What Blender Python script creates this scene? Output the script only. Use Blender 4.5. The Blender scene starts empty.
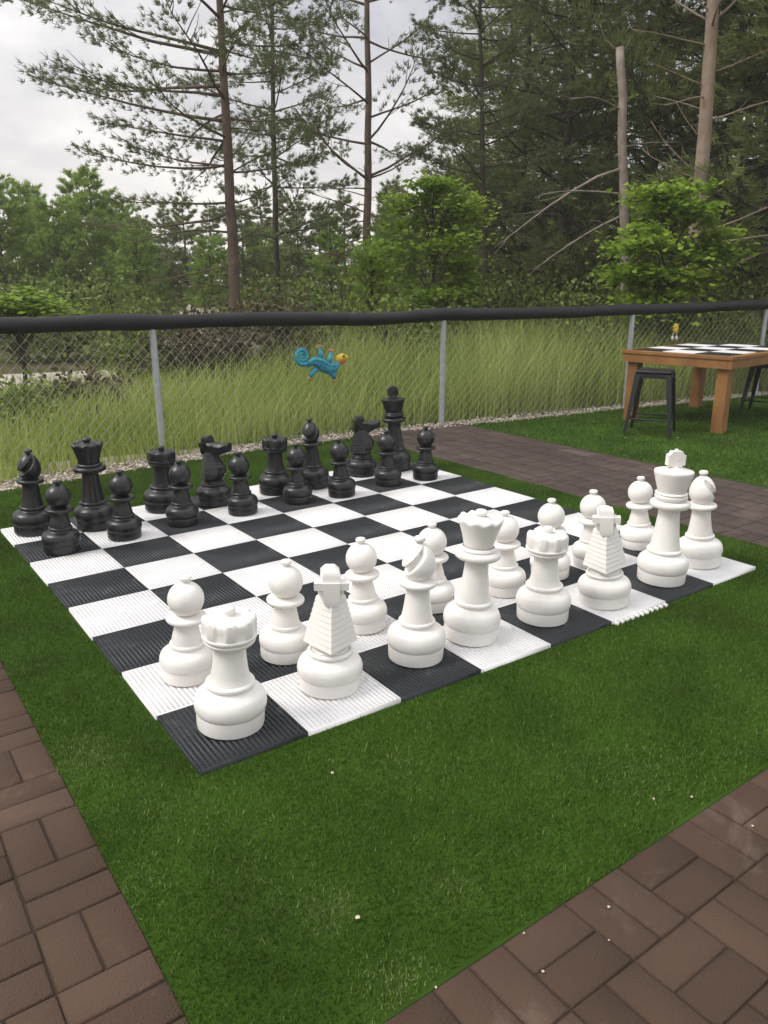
import bpy, bmesh, math, random
import numpy as np
from mathutils import Vector, Matrix

SC = bpy.context.scene
COL = SC.collection
RAD = math.radians

# ------------------------------------------------------------------ camera
S = 0.4                                   # board square, metres
F_PX, CX, CY = 768.36, 384.0, 512.0
R = np.array([[0.81122195, -0.58473492, -0.00200702],
              [-0.1670855, -0.22851123, -0.95909596],
              [0.56035827, 0.77837503, -0.28307405]])
CAM = np.array([-0.74707755, -2.02839958, 1.47071588])
cd = bpy.data.cameras.new('camera')
cam = bpy.data.objects.new('camera', cd)
COL.objects.link(cam)
cd.sensor_fit = 'VERTICAL'
cd.sensor_height = 36.0
cd.sensor_width = 27.0
cd.lens = F_PX / 1024 * 36.0
cd.clip_start, cd.clip_end = 0.05, 800
cam.matrix_world = Matrix(((R[0][0], -R[1][0], -R[2][0], CAM[0]), (R[0][1], -R[1][1], -R[2][1], CAM[1]),
                           (R[0][2], -R[1][2], -R[2][2], CAM[2]), (0, 0, 0, 1)))
SC.camera = cam

# ------------------------------------------------------------------ world, sun, exposure
SUN_EL, SUN_AZ = RAD(50), RAD(158)        # azimuth: where the light comes from, counter-clockwise from +x
w = bpy.data.worlds.new('World')
SC.world = w
w.use_nodes = True
nt = w.node_tree
nt.nodes.clear()
N = nt.nodes.new
L = nt.links.new
sky = N('ShaderNodeTexSky')
sky.sky_type = 'NISHITA'
sky.sun_disc = False
sky.sun_elevation = SUN_EL
sky.sun_rotation = math.pi / 2 - SUN_AZ
tc = N('ShaderNodeTexCoord')
mp = N('ShaderNodeMapping')
mp.inputs['Scale'].default_value = (1.0, 1.0, 2.6)
L(tc.outputs['Generated'], mp.inputs['Vector'])
nz = N('ShaderNodeTexNoise')
nz.inputs['Scale'].default_value = 2.6
nz.inputs['Detail'].default_value = 7
nz.inputs['Roughness'].default_value = 0.55
nz.inputs['Distortion'].default_value = 0.4
L(mp.outputs['Vector'], nz.inputs['Vector'])
cr = N('ShaderNodeValToRGB')
cr.color_ramp.elements[0].position = 0.36
cr.color_ramp.elements[0].color = (0.31, 0.335, 0.395, 1)
cr.color_ramp.elements[1].position = 0.64
cr.color_ramp.elements[1].color = (0.90, 0.885, 0.87, 1)
L(nz.outputs['Fac'], cr.inputs['Fac'])
sx = N('ShaderNodeSeparateXYZ')
L(tc.outputs['Generated'], sx.inputs['Vector'])
hr = N('ShaderNodeMapRange')
hr.inputs['From Min'].default_value = 0.05
hr.inputs['From Max'].default_value = 0.42
hr.inputs['To Min'].default_value = 0.6
hr.inputs['To Max'].default_value = 0.0
L(sx.outputs['Z'], hr.inputs['Value'])
hm = N('ShaderNodeMix')
hm.data_type = 'RGBA'
L(hr.outputs['Result'], hm.inputs['Factor'])
L(cr.outputs['Color'], hm.inputs['A'])
hm.inputs['B'].default_value = (0.96, 0.88, 0.82, 1)
b1 = N('ShaderNodeBackground')
b1.inputs['Strength'].default_value = 0.07
L(sky.outputs['Color'], b1.inputs['Color'])
b2 = N('ShaderNodeBackground')
b2.inputs['Strength'].default_value = 0.78
L(hm.outputs['Result'], b2.inputs['Color'])
zr = N('ShaderNodeMapRange')                      # an overcast sky is brightest overhead
zr.inputs['From Min'].default_value = 0.30
zr.inputs['From Max'].default_value = 0.85
zr.inputs['To Min'].default_value = 0.74
zr.inputs['To Max'].default_value = 1.45
L(sx.outputs['Z'], zr.inputs['Value'])
L(zr.outputs['Result'], b2.inputs['Strength'])
ms = N('ShaderNodeMixShader')
ms.inputs['Fac'].default_value = 0.9
L(b1.outputs[0], ms.inputs[1])
L(b2.outputs[0], ms.inputs[2])
wo = N('ShaderNodeOutputWorld')
L(ms.outputs[0], wo.inputs['Surface'])

sl = bpy.data.lights.new('sun', 'SUN')
sl.energy = 1.5
sl.angle = RAD(24)
sl.color = (1.0, 0.96, 0.90)
so = bpy.data.objects.new('sun', sl)
COL.objects.link(so)
sd = Vector((math.cos(SUN_AZ) * math.cos(SUN_EL), math.sin(SUN_AZ) * math.cos(SUN_EL), math.sin(SUN_EL)))
so.rotation_euler = sd.to_track_quat('Z', 'Y').to_euler()
so.location = (0, 0, 30)

SC.view_settings.view_transform = 'Standard'
SC.view_settings.look = 'None'
SC.view_settings.gamma = 1
SC.view_settings.exposure = 0.84
SC.view_settings.use_curve_mapping = False
SC.cycles.max_bounces = 8
SC.cycles.transparent_max_bounces = 8


# ------------------------------------------------------------------ helpers
def ray(px, py):
    return R.T @ np.array([(px - CX) / F_PX, (py - CY) / F_PX, 1.0])


def gp(px, py, z=0.0):
    d = ray(px, py)
    return CAM + d * ((z - CAM[2]) / d[2])


def at(px, dist, z=0.0, py=285):
    d = ray(px, py)
    d = d / math.hypot(d[0], d[1])
    return np.array([CAM[0] + d[0] * dist, CAM[1] + d[1] * dist, z])


def pt(px, py, dist):
    d = ray(px, py)
    return CAM + d * (dist / math.hypot(d[0], d[1]))


def tag(o, label=None, cat=None, group=None, kind=None):
    if label: o['label'] = label
    if cat: o['category'] = cat
    if group: o['group'] = group
    if kind: o['kind'] = kind
    return o


def empty(name, loc=(0, 0, 0), rz=0.0):
    o = bpy.data.objects.new(name, None)
    o.empty_display_size = 0.1
    o.location = loc
    o.rotation_euler = (0, 0, rz)
    COL.objects.link(o)
    return o


def link(name, me, mat=None, parent=None, loc=None):
    o = bpy.data.objects.new(name, me)
    COL.objects.link(o)
    if mat is not None:
        me.materials.clear()
        me.materials.append(mat)
    if parent is not None:
        o.parent = parent
    if loc is not None:
        o.location = loc
    return o


def from_bm(name, bm, mat, parent=None, smooth=False, angle=None, loc=None):
    me = bpy.data.meshes.new(name)
    bm.normal_update()
    bm.to_mesh(me)
    bm.free()
    if smooth:
        for p in me.polygons: p.use_smooth = True
        if angle is not None:
            me.set_sharp_from_angle(angle=RAD(angle))
    return link(name, me, mat, parent, loc)


def np_mesh(name, V, Fs, attr=None):
    """V (n,3); Fs (m,k) faces of equal size; attr: per-face float called tint"""
    V = np.asarray(V, np.float32)
    Fs = np.asarray(Fs, np.int32)
    m, k = Fs.shape
    me = bpy.data.meshes.new(name)
    me.vertices.add(len(V))
    me.vertices.foreach_set('co', V.ravel())
    me.loops.add(m * k)
    me.loops.foreach_set('vertex_index', Fs.ravel())
    me.polygons.add(m)
    me.polygons.foreach_set('loop_start', np.arange(0, m * k, k, dtype=np.int32))
    me.update(calc_edges=True)
    if attr is not None:
        a = me.attributes.new('tint', 'FLOAT', 'FACE')
        a.data.foreach_set('value', np.asarray(attr, np.float32))
    return me


def box(bm, x0, x1, y0, y1, z0, z1, M=None):
    vs = [bm.verts.new((x, y, z)) for z in (z0, z1) for y in (y0, y1) for x in (x0, x1)]
    for f in ((0, 2, 3, 1), (4, 5, 7, 6), (0, 1, 5, 4), (2, 6, 7, 3), (0, 4, 6, 2), (1, 3, 7, 5)):
        bm.faces.new([vs[i] for i in f])
    if M is not None:
        bmesh.ops.transform(bm, matrix=M, verts=vs)
    return vs


def bevel(bm, off, seg=2):
    bmesh.ops.bevel(bm, geom=bm.edges[:], offset=off, segments=seg, affect='EDGES', profile=0.6)


def tube(bm, pts, rad, n=8, cap=True):
    pts = [Vector(p) for p in pts]
    rad = rad if isinstance(rad, (list, tuple, np.ndarray)) else [rad] * len(pts)
    rings = []
    ref = None
    for i, p in enumerate(pts):
        t = (pts[min(i + 1, len(pts) - 1)] - pts[max(i - 1, 0)]).normalized()
        if ref is None:
            ref = t.orthogonal().normalized()
        ref = (ref - t * ref.dot(t))
        ref = ref.normalized() if ref.length > 1e-6 else t.orthogonal().normalized()
        b = t.cross(ref)
        rings.append([bm.verts.new(p + (ref * math.cos(a) + b * math.sin(a)) * rad[i])
                      for a in [2 * math.pi * k / n for k in range(n)]])
    for a, b in zip(rings, rings[1:]):
        for k in range(n):
            bm.faces.new((a[k], a[(k + 1) % n], b[(k + 1) % n], b[k]))
    if cap:
        bm.faces.new(rings[0][::-1])
        bm.faces.new(rings[-1])


def lathe(bm, prof, n=40, fn=None):
    """prof: list of (r,z); fn(theta, r, z) -> (r, z)"""
    rings = []
    for r, z in prof:
        if r < 1e-5:
            rings.append([bm.verts.new((0, 0, fn(0, 0, z)[1] if fn else z))])
        else:
            ring = []
            for k in range(n):
                th = 2 * math.pi * k / n
                rr, zz = fn(th, r, z) if fn else (r, z)
                ring.append(bm.verts.new((rr * math.cos(th), rr * math.sin(th), zz)))
            rings.append(ring)
    for a, b in zip(rings, rings[1:]):
        if len(a) == 1 and len(b) == 1: continue
        for k in range(n):
            k2 = (k + 1) % n
            if len(a) == 1: bm.faces.new((a[0], b[k2], b[k]))
            elif len(b) == 1: bm.faces.new((a[k], a[k2], b[0]))
            else: bm.faces.new((a[k], a[k2], b[k2], b[k]))


def smooth_prof(pts, sub=3):
    """Catmull-Rom through a profile"""
    P = [np.array(p, float) for p in pts]
    out = []
    for i in range(len(P) - 1):
        p0, p1, p2, p3 = P[max(i - 1, 0)], P[i], P[i + 1], P[min(i + 2, len(P) - 1)]
        for s in range(sub):
            t = s / sub
            q = 0.5 * ((2 * p1) + (-p0 + p2) * t + (2 * p0 - 5 * p1 + 4 * p2 - p3) * t ** 2 + (-p0 + 3 * p1 - 3 * p2 + p3) * t ** 3)
            out.append((max(q[0], 0.0), q[1]))
    out.append(tuple(P[-1]))
    return out


def copy_tree(o, parent=None):
    c = o.copy()
    COL.objects.link(c)
    if parent is not None: c.parent = parent
    for ch in list(o.children):
        copy_tree(ch, c)
    return c


# ------------------------------------------------------------------ materials
def mat(name, col, rough=0.6, spec=0.5, var=0.0, vscale=8.0, col2=None, bump=0.0, bscale=60.0, metal=0.0, trans=0.0,
        tint=None, coords='Object', detail=5):
    m = bpy.data.materials.new(name)
    m.use_nodes = True
    t = m.node_tree
    p = t.nodes['Principled BSDF']
    out = t.nodes['Material Output']
    p.inputs['Base Color'].default_value = (*col, 1)
    p.inputs['Roughness'].default_value = rough
    p.inputs['Specular IOR Level'].default_value = spec
    p.inputs['Metallic'].default_value = metal
    tcn = t.nodes.new('ShaderNodeTexCoord')
    csrc = None
    if tint:                                        # ramp over the per-face attribute
        a = t.nodes.new('ShaderNodeAttribute')
        a.attribute_name = 'tint'
        r = t.nodes.new('ShaderNodeValToRGB')
        els = r.color_ramp.elements
        els[0].color = (*tint[0], 1)
        els[1].color = (*tint[-1], 1)
        for i, c in enumerate(tint[1:-1]):
            e = els.new((i + 1) / (len(tint) - 1))
            e.color = (*c, 1)
        t.links.new(a.outputs['Fac'], r.inputs['Fac'])
        csrc = r.outputs['Color']
    if var > 0 or col2:
        n = t.nodes.new('ShaderNodeTexNoise')
        n.inputs['Scale'].default_value = vscale
        n.inputs['Detail'].default_value = detail
        t.links.new(tcn.outputs[coords], n.inputs['Vector'])
        mr = t.nodes.new('ShaderNodeMapRange')
        mr.inputs['From Min'].default_value = 0.3
        mr.inputs['From Max'].default_value = 0.7
        t.links.new(n.outputs['Fac'], mr.inputs['Value'])
        mx = t.nodes.new('ShaderNodeMix')
        mx.data_type = 'RGBA'
        t.links.new(mr.outputs['Result'], mx.inputs['Factor'])
        if csrc is None:
            c2 = col2 or tuple(min(1, c * (1 + var)) for c in col)
            mx.inputs['A'].default_value = (*(tuple(c * (1 - var) for c in col) if not col2 else col), 1)
            mx.inputs['B'].default_value = (*c2, 1)
        else:
            mx.blend_type = 'MULTIPLY'
            mx.inputs['Factor'].default_value = 1
            t.links.remove(mx.inputs['Factor'].links[0])
            mr.inputs['To Min'].default_value = 1 - var
            mr.inputs['To Max'].default_value = 1 + var
            t.links.new(csrc, mx.inputs['A'])
            t.links.new(mr.outputs['Result'], mx.inputs['B'])
        csrc = mx.outputs['Result']
    if csrc is not None:
        t.links.new(csrc, p.inputs['Base Color'])
    if bump > 0:
        n = t.nodes.new('ShaderNodeTexNoise')
        n.inputs['Scale'].default_value = bscale
        n.inputs['Detail'].default_value = 4
        t.links.new(tcn.outputs[coords], n.inputs['Vector'])
        b = t.nodes.new('ShaderNodeBump')
        b.inputs['Strength'].default_value = bump
        b.inputs['Distance'].default_value = 0.01
        t.links.new(n.outputs['Fac'], b.inputs['Height'])
        t.links.new(b.outputs['Normal'], p.inputs['Normal'])
    if trans > 0:
        tr = t.nodes.new('ShaderNodeBsdfTranslucent')
        tr.inputs['Color'].default_value = (*col, 1)
        if csrc is not None: t.links.new(csrc, tr.inputs['Color'])
        mm = t.nodes.new('ShaderNodeMixShader')
        mm.inputs['Fac'].default_value = trans
        t.links.new(p.outputs[0], mm.inputs[1])
        t.links.new(tr.outputs[0], mm.inputs[2])
        t.links.new(mm.outputs[0], out.inputs['Surface'])
    return m


M = {}
M['white'] = mat('white_plastic', (0.81, 0.785, 0.745), 0.33, 0.45, col2=(0.745, 0.715, 0.665), vscale=11, bump=0.06, bscale=30, detail=9)
M['black'] = mat('black_plastic', (0.007, 0.0075, 0.008), 0.33, 0.5, col2=(0.015, 0.0155, 0.016), vscale=7, bump=0.08, bscale=40)
M['tile_w'] = mat('white_tile_plastic', (0.80, 0.785, 0.78), 0.5, 0.4, col2=(0.69, 0.675, 0.66), vscale=6, detail=9)
M['tile_b'] = mat('dark_tile_plastic', (0.012, 0.0145, 0.018), 0.5, 0.35, col2=(0.02, 0.023, 0.027), vscale=6)
M['turf_base'] = mat('turf_backing', (0.028, 0.06, 0.006), 0.9, 0.1, var=0.3, vscale=3)
M['turf'] = mat('turf_blades', (0.04, 0.11, 0.012), 0.5, 0.25, var=0.38, vscale=2.0, trans=0.15, detail=8,
                tint=[(0.033, 0.078, 0.005), (0.062, 0.124, 0.010), (0.093, 0.160, 0.020), (0.24, 0.28, 0.11)])
M['paver'] = mat('rubber_paver', (0.115, 0.077, 0.056), 0.85, 0.2, var=0.22, vscale=1.5, bump=0.5, bscale=160,
                 tint=[(0.056, 0.0345, 0.0235), (0.068, 0.042, 0.0285), (0.080, 0.050, 0.035)])
M['paver_far'] = mat('rubber_path_paver', (0.085, 0.066, 0.06), 0.85, 0.2, var=0.2, vscale=1.2, bump=0.5, bscale=160,
                     tint=[(0.058, 0.042, 0.035), (0.066, 0.048, 0.040), (0.074, 0.053, 0.045)])
M['joint'] = mat('paver_joint_dirt', (0.045, 0.032, 0.024), 0.95, 0.1)
M['ground'] = mat('woodland_floor', (0.05, 0.055, 0.022), 0.95, 0.1, col2=(0.09, 0.075, 0.04), vscale=0.6)
M['gravel_base'] = mat('gravel_bed', (0.30, 0.25, 0.20), 0.95, 0.1, var=0.3, vscale=25)
M['pebble'] = mat('pale_pebbles', (0.5, 0.45, 0.4), 0.85, 0.2, tint=[(0.25, 0.2, 0.16), (0.44, 0.38, 0.32), (0.62, 0.57, 0.5)])
M['lot'] = mat('pale_gravel_lot', (0.42, 0.37, 0.33), 0.95, 0.1, var=0.2, vscale=0.8)
M['bank'] = mat('pale_gravel_bank', (0.30, 0.26, 0.22), 0.95, 0.1, col2=(0.16, 0.14, 0.10), vscale=3, bump=0.8, bscale=6)
M['galv'] = mat('galvanised_steel', (0.42, 0.45, 0.46), 0.45, 0.5, var=0.1, vscale=20, metal=0.35)
M['wire'] = mat('fence_wire', (0.36, 0.345, 0.29), 0.5, 0.5, metal=0.2)
M['foam'] = mat('black_foam_wrap', (0.007, 0.0075, 0.009), 0.6, 0.35, col2=(0.014, 0.014, 0.016), vscale=6, bump=0.6, bscale=9)
M['wood'] = mat('honey_stained_timber', (0.275, 0.132, 0.042), 0.55, 0.35, col2=(0.18, 0.082, 0.026), vscale=4, bump=0.2, bscale=30)
M['metal_black'] = mat('black_painted_steel', (0.008, 0.009, 0.011), 0.4, 0.5, var=0.2, vscale=8)
M['sq_white'] = mat('white_paint', (0.78, 0.75, 0.74), 0.4)
M['sq_black'] = mat('black_paint', (0.02, 0.02, 0.022), 0.4)
M['bark_pine'] = mat('pine_bark', (0.155, 0.11, 0.082), 0.9, 0.15, col2=(0.08, 0.062, 0.05), vscale=7, bump=0.8, bscale=14)
M['bark_pale'] = mat('pale_pine_bark', (0.30, 0.24, 0.185), 0.9, 0.15, col2=(0.22, 0.155, 0.115), vscale=6, bump=0.8, bscale=14)
M['bark_dark'] = mat('dark_bark', (0.06, 0.05, 0.04), 0.9, 0.1, var=0.3, vscale=6)
M['deadwood'] = mat('grey_deadwood', (0.24, 0.20, 0.165), 0.9, 0.15, var=0.25, vscale=8)
M['needle_pine'] = mat('pine_needles', (0.05, 0.08, 0.04), 0.6, 0.25, trans=0.5,
                       tint=[(0.085, 0.11, 0.05), (0.14, 0.17, 0.075), (0.20, 0.23, 0.11)])
M['needle_dark'] = mat('dark_needles', (0.03, 0.05, 0.03), 0.6, 0.2, trans=0.4,
                       tint=[(0.105, 0.125, 0.042), (0.18, 0.215, 0.072), (0.27, 0.325, 0.12)])
M['needle_light'] = mat('pale_green_foliage', (0.07, 0.12, 0.05), 0.6, 0.2, trans=0.5,
                        tint=[(0.17, 0.26, 0.055), (0.25, 0.355, 0.075), (0.33, 0.44, 0.11)])
M['maple'] = mat('maple_leaves', (0.1, 0.17, 0.03), 0.5, 0.3, trans=0.45,
                 tint=[(0.14, 0.23, 0.02), (0.22, 0.33, 0.035), (0.30, 0.40, 0.06)])
M['shrub'] = mat('shrub_leaves', (0.06, 0.09, 0.03), 0.6, 0.2, trans=0.3,
                 tint=[(0.09, 0.13, 0.03), (0.16, 0.21, 0.045), (0.24, 0.30, 0.08)])
M['shrub_brown'] = mat('dry_shrub_leaves', (0.06, 0.055, 0.03), 0.7, 0.2, trans=0.2,
                       tint=[(0.07, 0.055, 0.035), (0.12, 0.095, 0.06), (0.12, 0.13, 0.05)])
M['tall_grass'] = mat('tall_meadow_grass', (0.15, 0.18, 0.06), 0.6, 0.2, trans=0.45,
                      tint=[(0.20, 0.275, 0.05), (0.33, 0.405, 0.095), (0.47, 0.51, 0.19)])
M['mosaic_blue'] = mat('blue_mosaic', (0.03, 0.16, 0.38), 0.35, 0.5, col2=(0.04, 0.36, 0.42), vscale=22)
M['mosaic_teal'] = mat('teal_mosaic', (0.05, 0.42, 0.40), 0.35, 0.5, col2=(0.03, 0.2, 0.36), vscale=26)
M['mosaic_orange'] = mat('orange_paint', (0.6, 0.26, 0.06), 0.4, 0.5, col2=(0.35, 0.3, 0.12), vscale=20)
M['mosaic_yellow'] = mat('yellow_paint', (0.72, 0.50, 0.05), 0.4, 0.5)
M['mosaic_red'] = mat('red_paint', (0.5, 0.09, 0.05), 0.4, 0.5)
M['eye'] = mat('dark_eye_paint', (0.02, 0.02, 0.02), 0.3)
M['litter'] = mat('pale_litter', (0.50, 0.44, 0.33), 0.8)



def dust(m, col, scale, lo, hi, amount):
    """scuffs and dust patches worked into a material"""
    t = m.node_tree
    p = t.nodes['Principled BSDF']
    src = p.inputs['Base Color'].links[0].from_socket
    tcn = t.nodes.new('ShaderNodeTexCoord')
    n = t.nodes.new('ShaderNodeTexNoise')
    n.inputs['Scale'].default_value = scale
    n.inputs['Detail'].default_value = 10
    n.inputs['Roughness'].default_value = .7
    n.inputs['Distortion'].default_value = .8
    t.links.new(tcn.outputs['Object'], n.inputs['Vector'])
    r = t.nodes.new('ShaderNodeMapRange')
    r.inputs['From Min'].default_value = lo
    r.inputs['From Max'].default_value = hi
    r.inputs['To Max'].default_value = amount
    t.links.new(n.outputs['Fac'], r.inputs['Value'])
    x = t.nodes.new('ShaderNodeMix')
    x.data_type = 'RGBA'
    t.links.new(r.outputs['Result'], x.inputs['Factor'])
    t.links.new(src, x.inputs['A'])
    x.inputs['B'].default_value = (*col, 1)
    t.links.new(x.outputs['Result'], p.inputs['Base Color'])


dust(M['paver'], (0.20, 0.15, 0.12), 3.5, .57, .76, .45)
dust(M['paver_far'], (0.17, 0.14, 0.12), 2.5, .54, .72, .5)
dust(M['tile_w'], (0.40, 0.38, 0.35), 9, .58, .74, .6)
dust(M['tile_b'], (0.16, 0.16, 0.16), 8, .56, .76, .5)
dust(M['white'], (0.52, 0.47, 0.40), 13, .60, .80, .5)
dust(M['black'], (0.08, 0.077, 0.074), 10, .54, .80, .4)

# ------------------------------------------------------------------ ground, paving, turf
ZG = -0.045
bm = bmesh.new()
g = 24
gv = [[bm.verts.new((x, y, ZG - 0.02 + (0 if abs(x) < 40 and abs(y) < 40 else 0.0))) for x in np.linspace(-220, 260, g)] for y in np.linspace(-220, 260, g)]
for j in range(g - 1):
    for i in range(g - 1):
        bm.faces.new((gv[j][i], gv[j][i + 1], gv[j + 1][i + 1], gv[j + 1][i]))
tag(from_bm('ground', bm, M['ground']), kind='structure')


def sheet(name, poly, z, m):
    bm = bmesh.new()
    bm.faces.new([bm.verts.new((x, y, z)) for x, y in poly])
    return tag(from_bm(name, bm, m), kind='structure')


# fence line and turf edge (slightly oblique to the board)
def fence_y(x):
    return 5.13 - 0.146 * x


FD = Vector((1, -0.146, 0)).normalized()          # along the fence
FN = Vector((0.146, 1, 0)).normalized()           # away from the viewer


def edge_y(x):                                     # back edge of the turf
    return float(np.interp(x, [-3, 0.2, 1.5, 2.5, 4.7, 5.6, 7.1, 9.1, 16], [4.2, 4.22, 4.36, 4.46, 4.36, 4.2, 4.02, 3.72, 2.9]))


X_L, Y_F = -0.352, -1.015                          # turf edges against the pavers
sheet('turf_backing', [(X_L, Y_F), (3.585, Y_F)] + [(x, edge_y(x)) for x in (3.585, 2.5, 1.5, 0.2, X_L)], -0.0178, M['turf_base'])
sheet('turf_backing', [(4.94, -1.0), (16, -1.0)] + [(x, edge_y(x)) for x in (16, 9.1, 7.1, 5.6, 4.94)], -0.0178, M['turf_base'])
sheet('paver_bed', [(-4, -5), (8, -5), (8, Y_F), (X_L, Y_F), (X_L, 6), (-4, 6)], -0.019, M['joint'])
sheet('path_bed', [(3.585, Y_F), (4.94, Y_F), (4.94, 4.4), (3.585, 4.4)], -0.019, M['joint'])
sheet('gravel_bed', [(x, edge_y(x) - 0.06) for x in np.linspace(-3, 15, 40)] + [(x, fence_y(x) + 0.14) for x in np.linspace(15, -3, 10)], -0.040, M['gravel_base'])


def pavers(name, cells, m, P, gap, top, seed, ch=0.006):
    """bricks in pairs, each pair turned against the next; cells: list of (x0,y0,parity)"""
    rnd = random.Random(seed)
    V, Fc, T = [], [], []
    for x0, y0, par in cells:
        h = P / 2
        rects = [(x0, x0 + h, y0, y0 + P), (x0 + h, x0 + P, y0, y0 + P)] if par else [(x0, x0 + P, y0, y0 + h), (x0, x0 + P, y0 + h, y0 + P)]
        for (a, b, c, d) in rects:
            z = top + rnd.uniform(-0.0015, 0.0015)
            jx, jy = rnd.uniform(-0.0015, 0.0015), rnd.uniform(-0.0015, 0.0015)
            a, b, c, d = a + gap + jx, b - gap + jx, c + gap + jy, d - gap + jy
            i = len(V)
            tl = [rnd.uniform(-0.0012, 0.0012) for _ in range(4)]
            V += [(a, c, z - 0.03), (b, c, z - 0.03), (b, d, z - 0.03), (a, d, z - 0.03),
                  (a, c, z - ch), (b, c, z - ch), (b, d, z - ch), (a, d, z - ch),
                  (a + ch, c + ch, z + tl[0]), (b - ch, c + ch, z + tl[1]), (b - ch, d - ch, z + tl[2]), (a + ch, d - ch, z + tl[3])]
            t = rnd.random()
            for k in range(4):
                k2 = (k + 1) % 4
                Fc += [(i + k, i + k2, i + 4 + k2, i + 4 + k), (i + 4 + k, i + 4 + k2, i + 8 + k2, i + 8 + k)]
                T += [t, t]
            Fc.append((i + 8, i + 9, i + 10, i + 11))
            T.append(t)
    o = link(name, np_mesh(name, V, Fc, T), m)
    return tag(o, kind='structure')


P = 0.2115
cells = []
for i in range(-9, 26):                            # front pavement, below the turf
    for j in range(1, 12):
        cells.append((0.532 + i * P, Y_F - j * P, (i + j) % 2 == 1))
for i in range(1, 12):                             # left pavement
    for j in range(0, 34):
        cells.append((X_L - i * P, 0.092 - 0.2115 * 6 + j * P, (i + j) % 2 == 0))
cells = [c for c in cells if not (c[0] < X_L - 0.01 and c[1] < Y_F - 0.001 and c[0] + P > X_L + 0.05)]
# the left field fills x < X_L above Y_F; the front field everything below
left = [c for c in cells if c[0] + P <= X_L + 0.02 and c[1] >= Y_F - 0.14 and abs((c[0] - X_L) / P - round((c[0] - X_L) / P)) < 1e-3]
front = [c for c in cells if c[1] + P <= Y_F + 1e-3 and abs((c[0] - 0.532) / P - round((c[0] - 0.532) / P)) < 1e-3
         and not (c[0] < X_L and c[1] + P > Y_F - 0.15)]
front = [c for c in front if c[0] > X_L - 0.05]
left += [(X_L - i * P, 0.092 - P * 6 - j * P, (i + j) % 2 == 0) for i in range(1, 12) for j in range(1, 8)]
pavers('pavement', front + left, M['paver'], P, 0.0024, -0.012, 3, 0.0045)
pth = []
for i in range(0, 6):
    for j in range(0, 26):
        pth.append((3.59 + i * 0.2245, Y_F + j * 0.2085, (i + j) % 2 == 1))
pavers('path', [c for c in pth if c[1] < 4.22], M['paver_far'], 0.2085, 0.0015, -0.014, 5, 0.004)


def turf(name, n, inside, xr, yr, blade_w, blade_h, seed):
    rg = np.random.default_rng(seed)
    p = np.c_[rg.uniform(*xr, n), rg.uniform(*yr, n)]
    p = p[inside(p)]
    n = len(p)
    h = blade_h * rg.uniform(0.6, 1.15, n)
    az = rg.uniform(0, 2 * np.pi, n)
    lean = rg.uniform(0.15, 0.9, n)
    fa = rg.uniform(0, np.pi, n)
    ww = blade_w * rg.uniform(0.7, 1.3, n) / 2
    z0 = np.full(n, -0.0175)
    b = np.c_[p, z0]
    wv = np.c_[np.cos(fa) * ww, np.sin(fa) * ww, np.zeros(n)]
    tip = b + np.c_[np.cos(az) * lean * h, np.sin(az) * lean * h, h]
    V = np.empty((n, 3, 3))
    V[:, 0] = b - wv
    V[:, 1] = b + wv
    V[:, 2] = tip
    t = np.clip(rg.beta(2, 2.5, n) * 0.75, 0, 1)
    t[rg.random(n) < 0.012] = 1.0
    # scuffed, paler patches
    for cx_, cy_, r_, k_ in SCUFF:
        d = np.hypot(p[:, 0] - cx_, p[:, 1] - cy_)
        t = np.where((d < r_) & (rg.random(n) < k_ * (1 - d / r_)), rg.uniform(0.75, 1.0, n), t)
    me = np_mesh(name, V.reshape(-1, 3), np.arange(3 * n).reshape(-1, 3), t)
    return tag(link(name, me, M['turf']), kind='stuff')


SCUFF = [(*gp(x, y)[:2], r, k) for x, y, r, k in
         ((330, 905, 0.11, 0.9), (400, 985, 0.13, 0.8), (445, 885, 0.10, 0.6), (80, 755, 0.18, 0.6), (130, 880, 0.14, 0.3), (270, 890, 0.2, 0.2),
          (650, 770, 0.2, 0.18), (560, 760, 0.2, 0.15), (230, 820, 0.2, 0.15), (390, 760, 0.2, 0.15), (150, 800, 0.2, 0.2))]


def in_main(p):
    ey = np.interp(p[:, 0], [-3, 0.2, 1.5, 2.5, 4.7], [4.2, 4.22, 4.36, 4.46, 4.36])
    board = np.zeros(len(p), bool)
    for (ax_, ay_), (bx_, by_) in zip(EDGE, np.roll(EDGE, -1, 0)):
        if abs(by_ - ay_) < 1e-9: continue
        board ^= ((ay_ > p[:, 1]) != (by_ > p[:, 1])) & (p[:, 0] < (bx_ - ax_) * (p[:, 1] - ay_) / (by_ - ay_) + ax_)
    wob = 0.008 * np.sin(p[:, 0] * 7) + 0.006 * np.sin(p[:, 1] * 11)
    return (p[:, 0] > X_L + wob) & (p[:, 0] < 3.585 + 1.5 * wob) & (p[:, 1] > Y_F + wob) & (p[:, 1] < ey) & ~board


def in_right(p):
    ey = np.interp(p[:, 0], [4.7, 5.6, 7.1, 9.1, 16], [4.36, 4.2, 4.02, 3.72, 2.9])
    return (p[:, 1] < ey)




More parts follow.
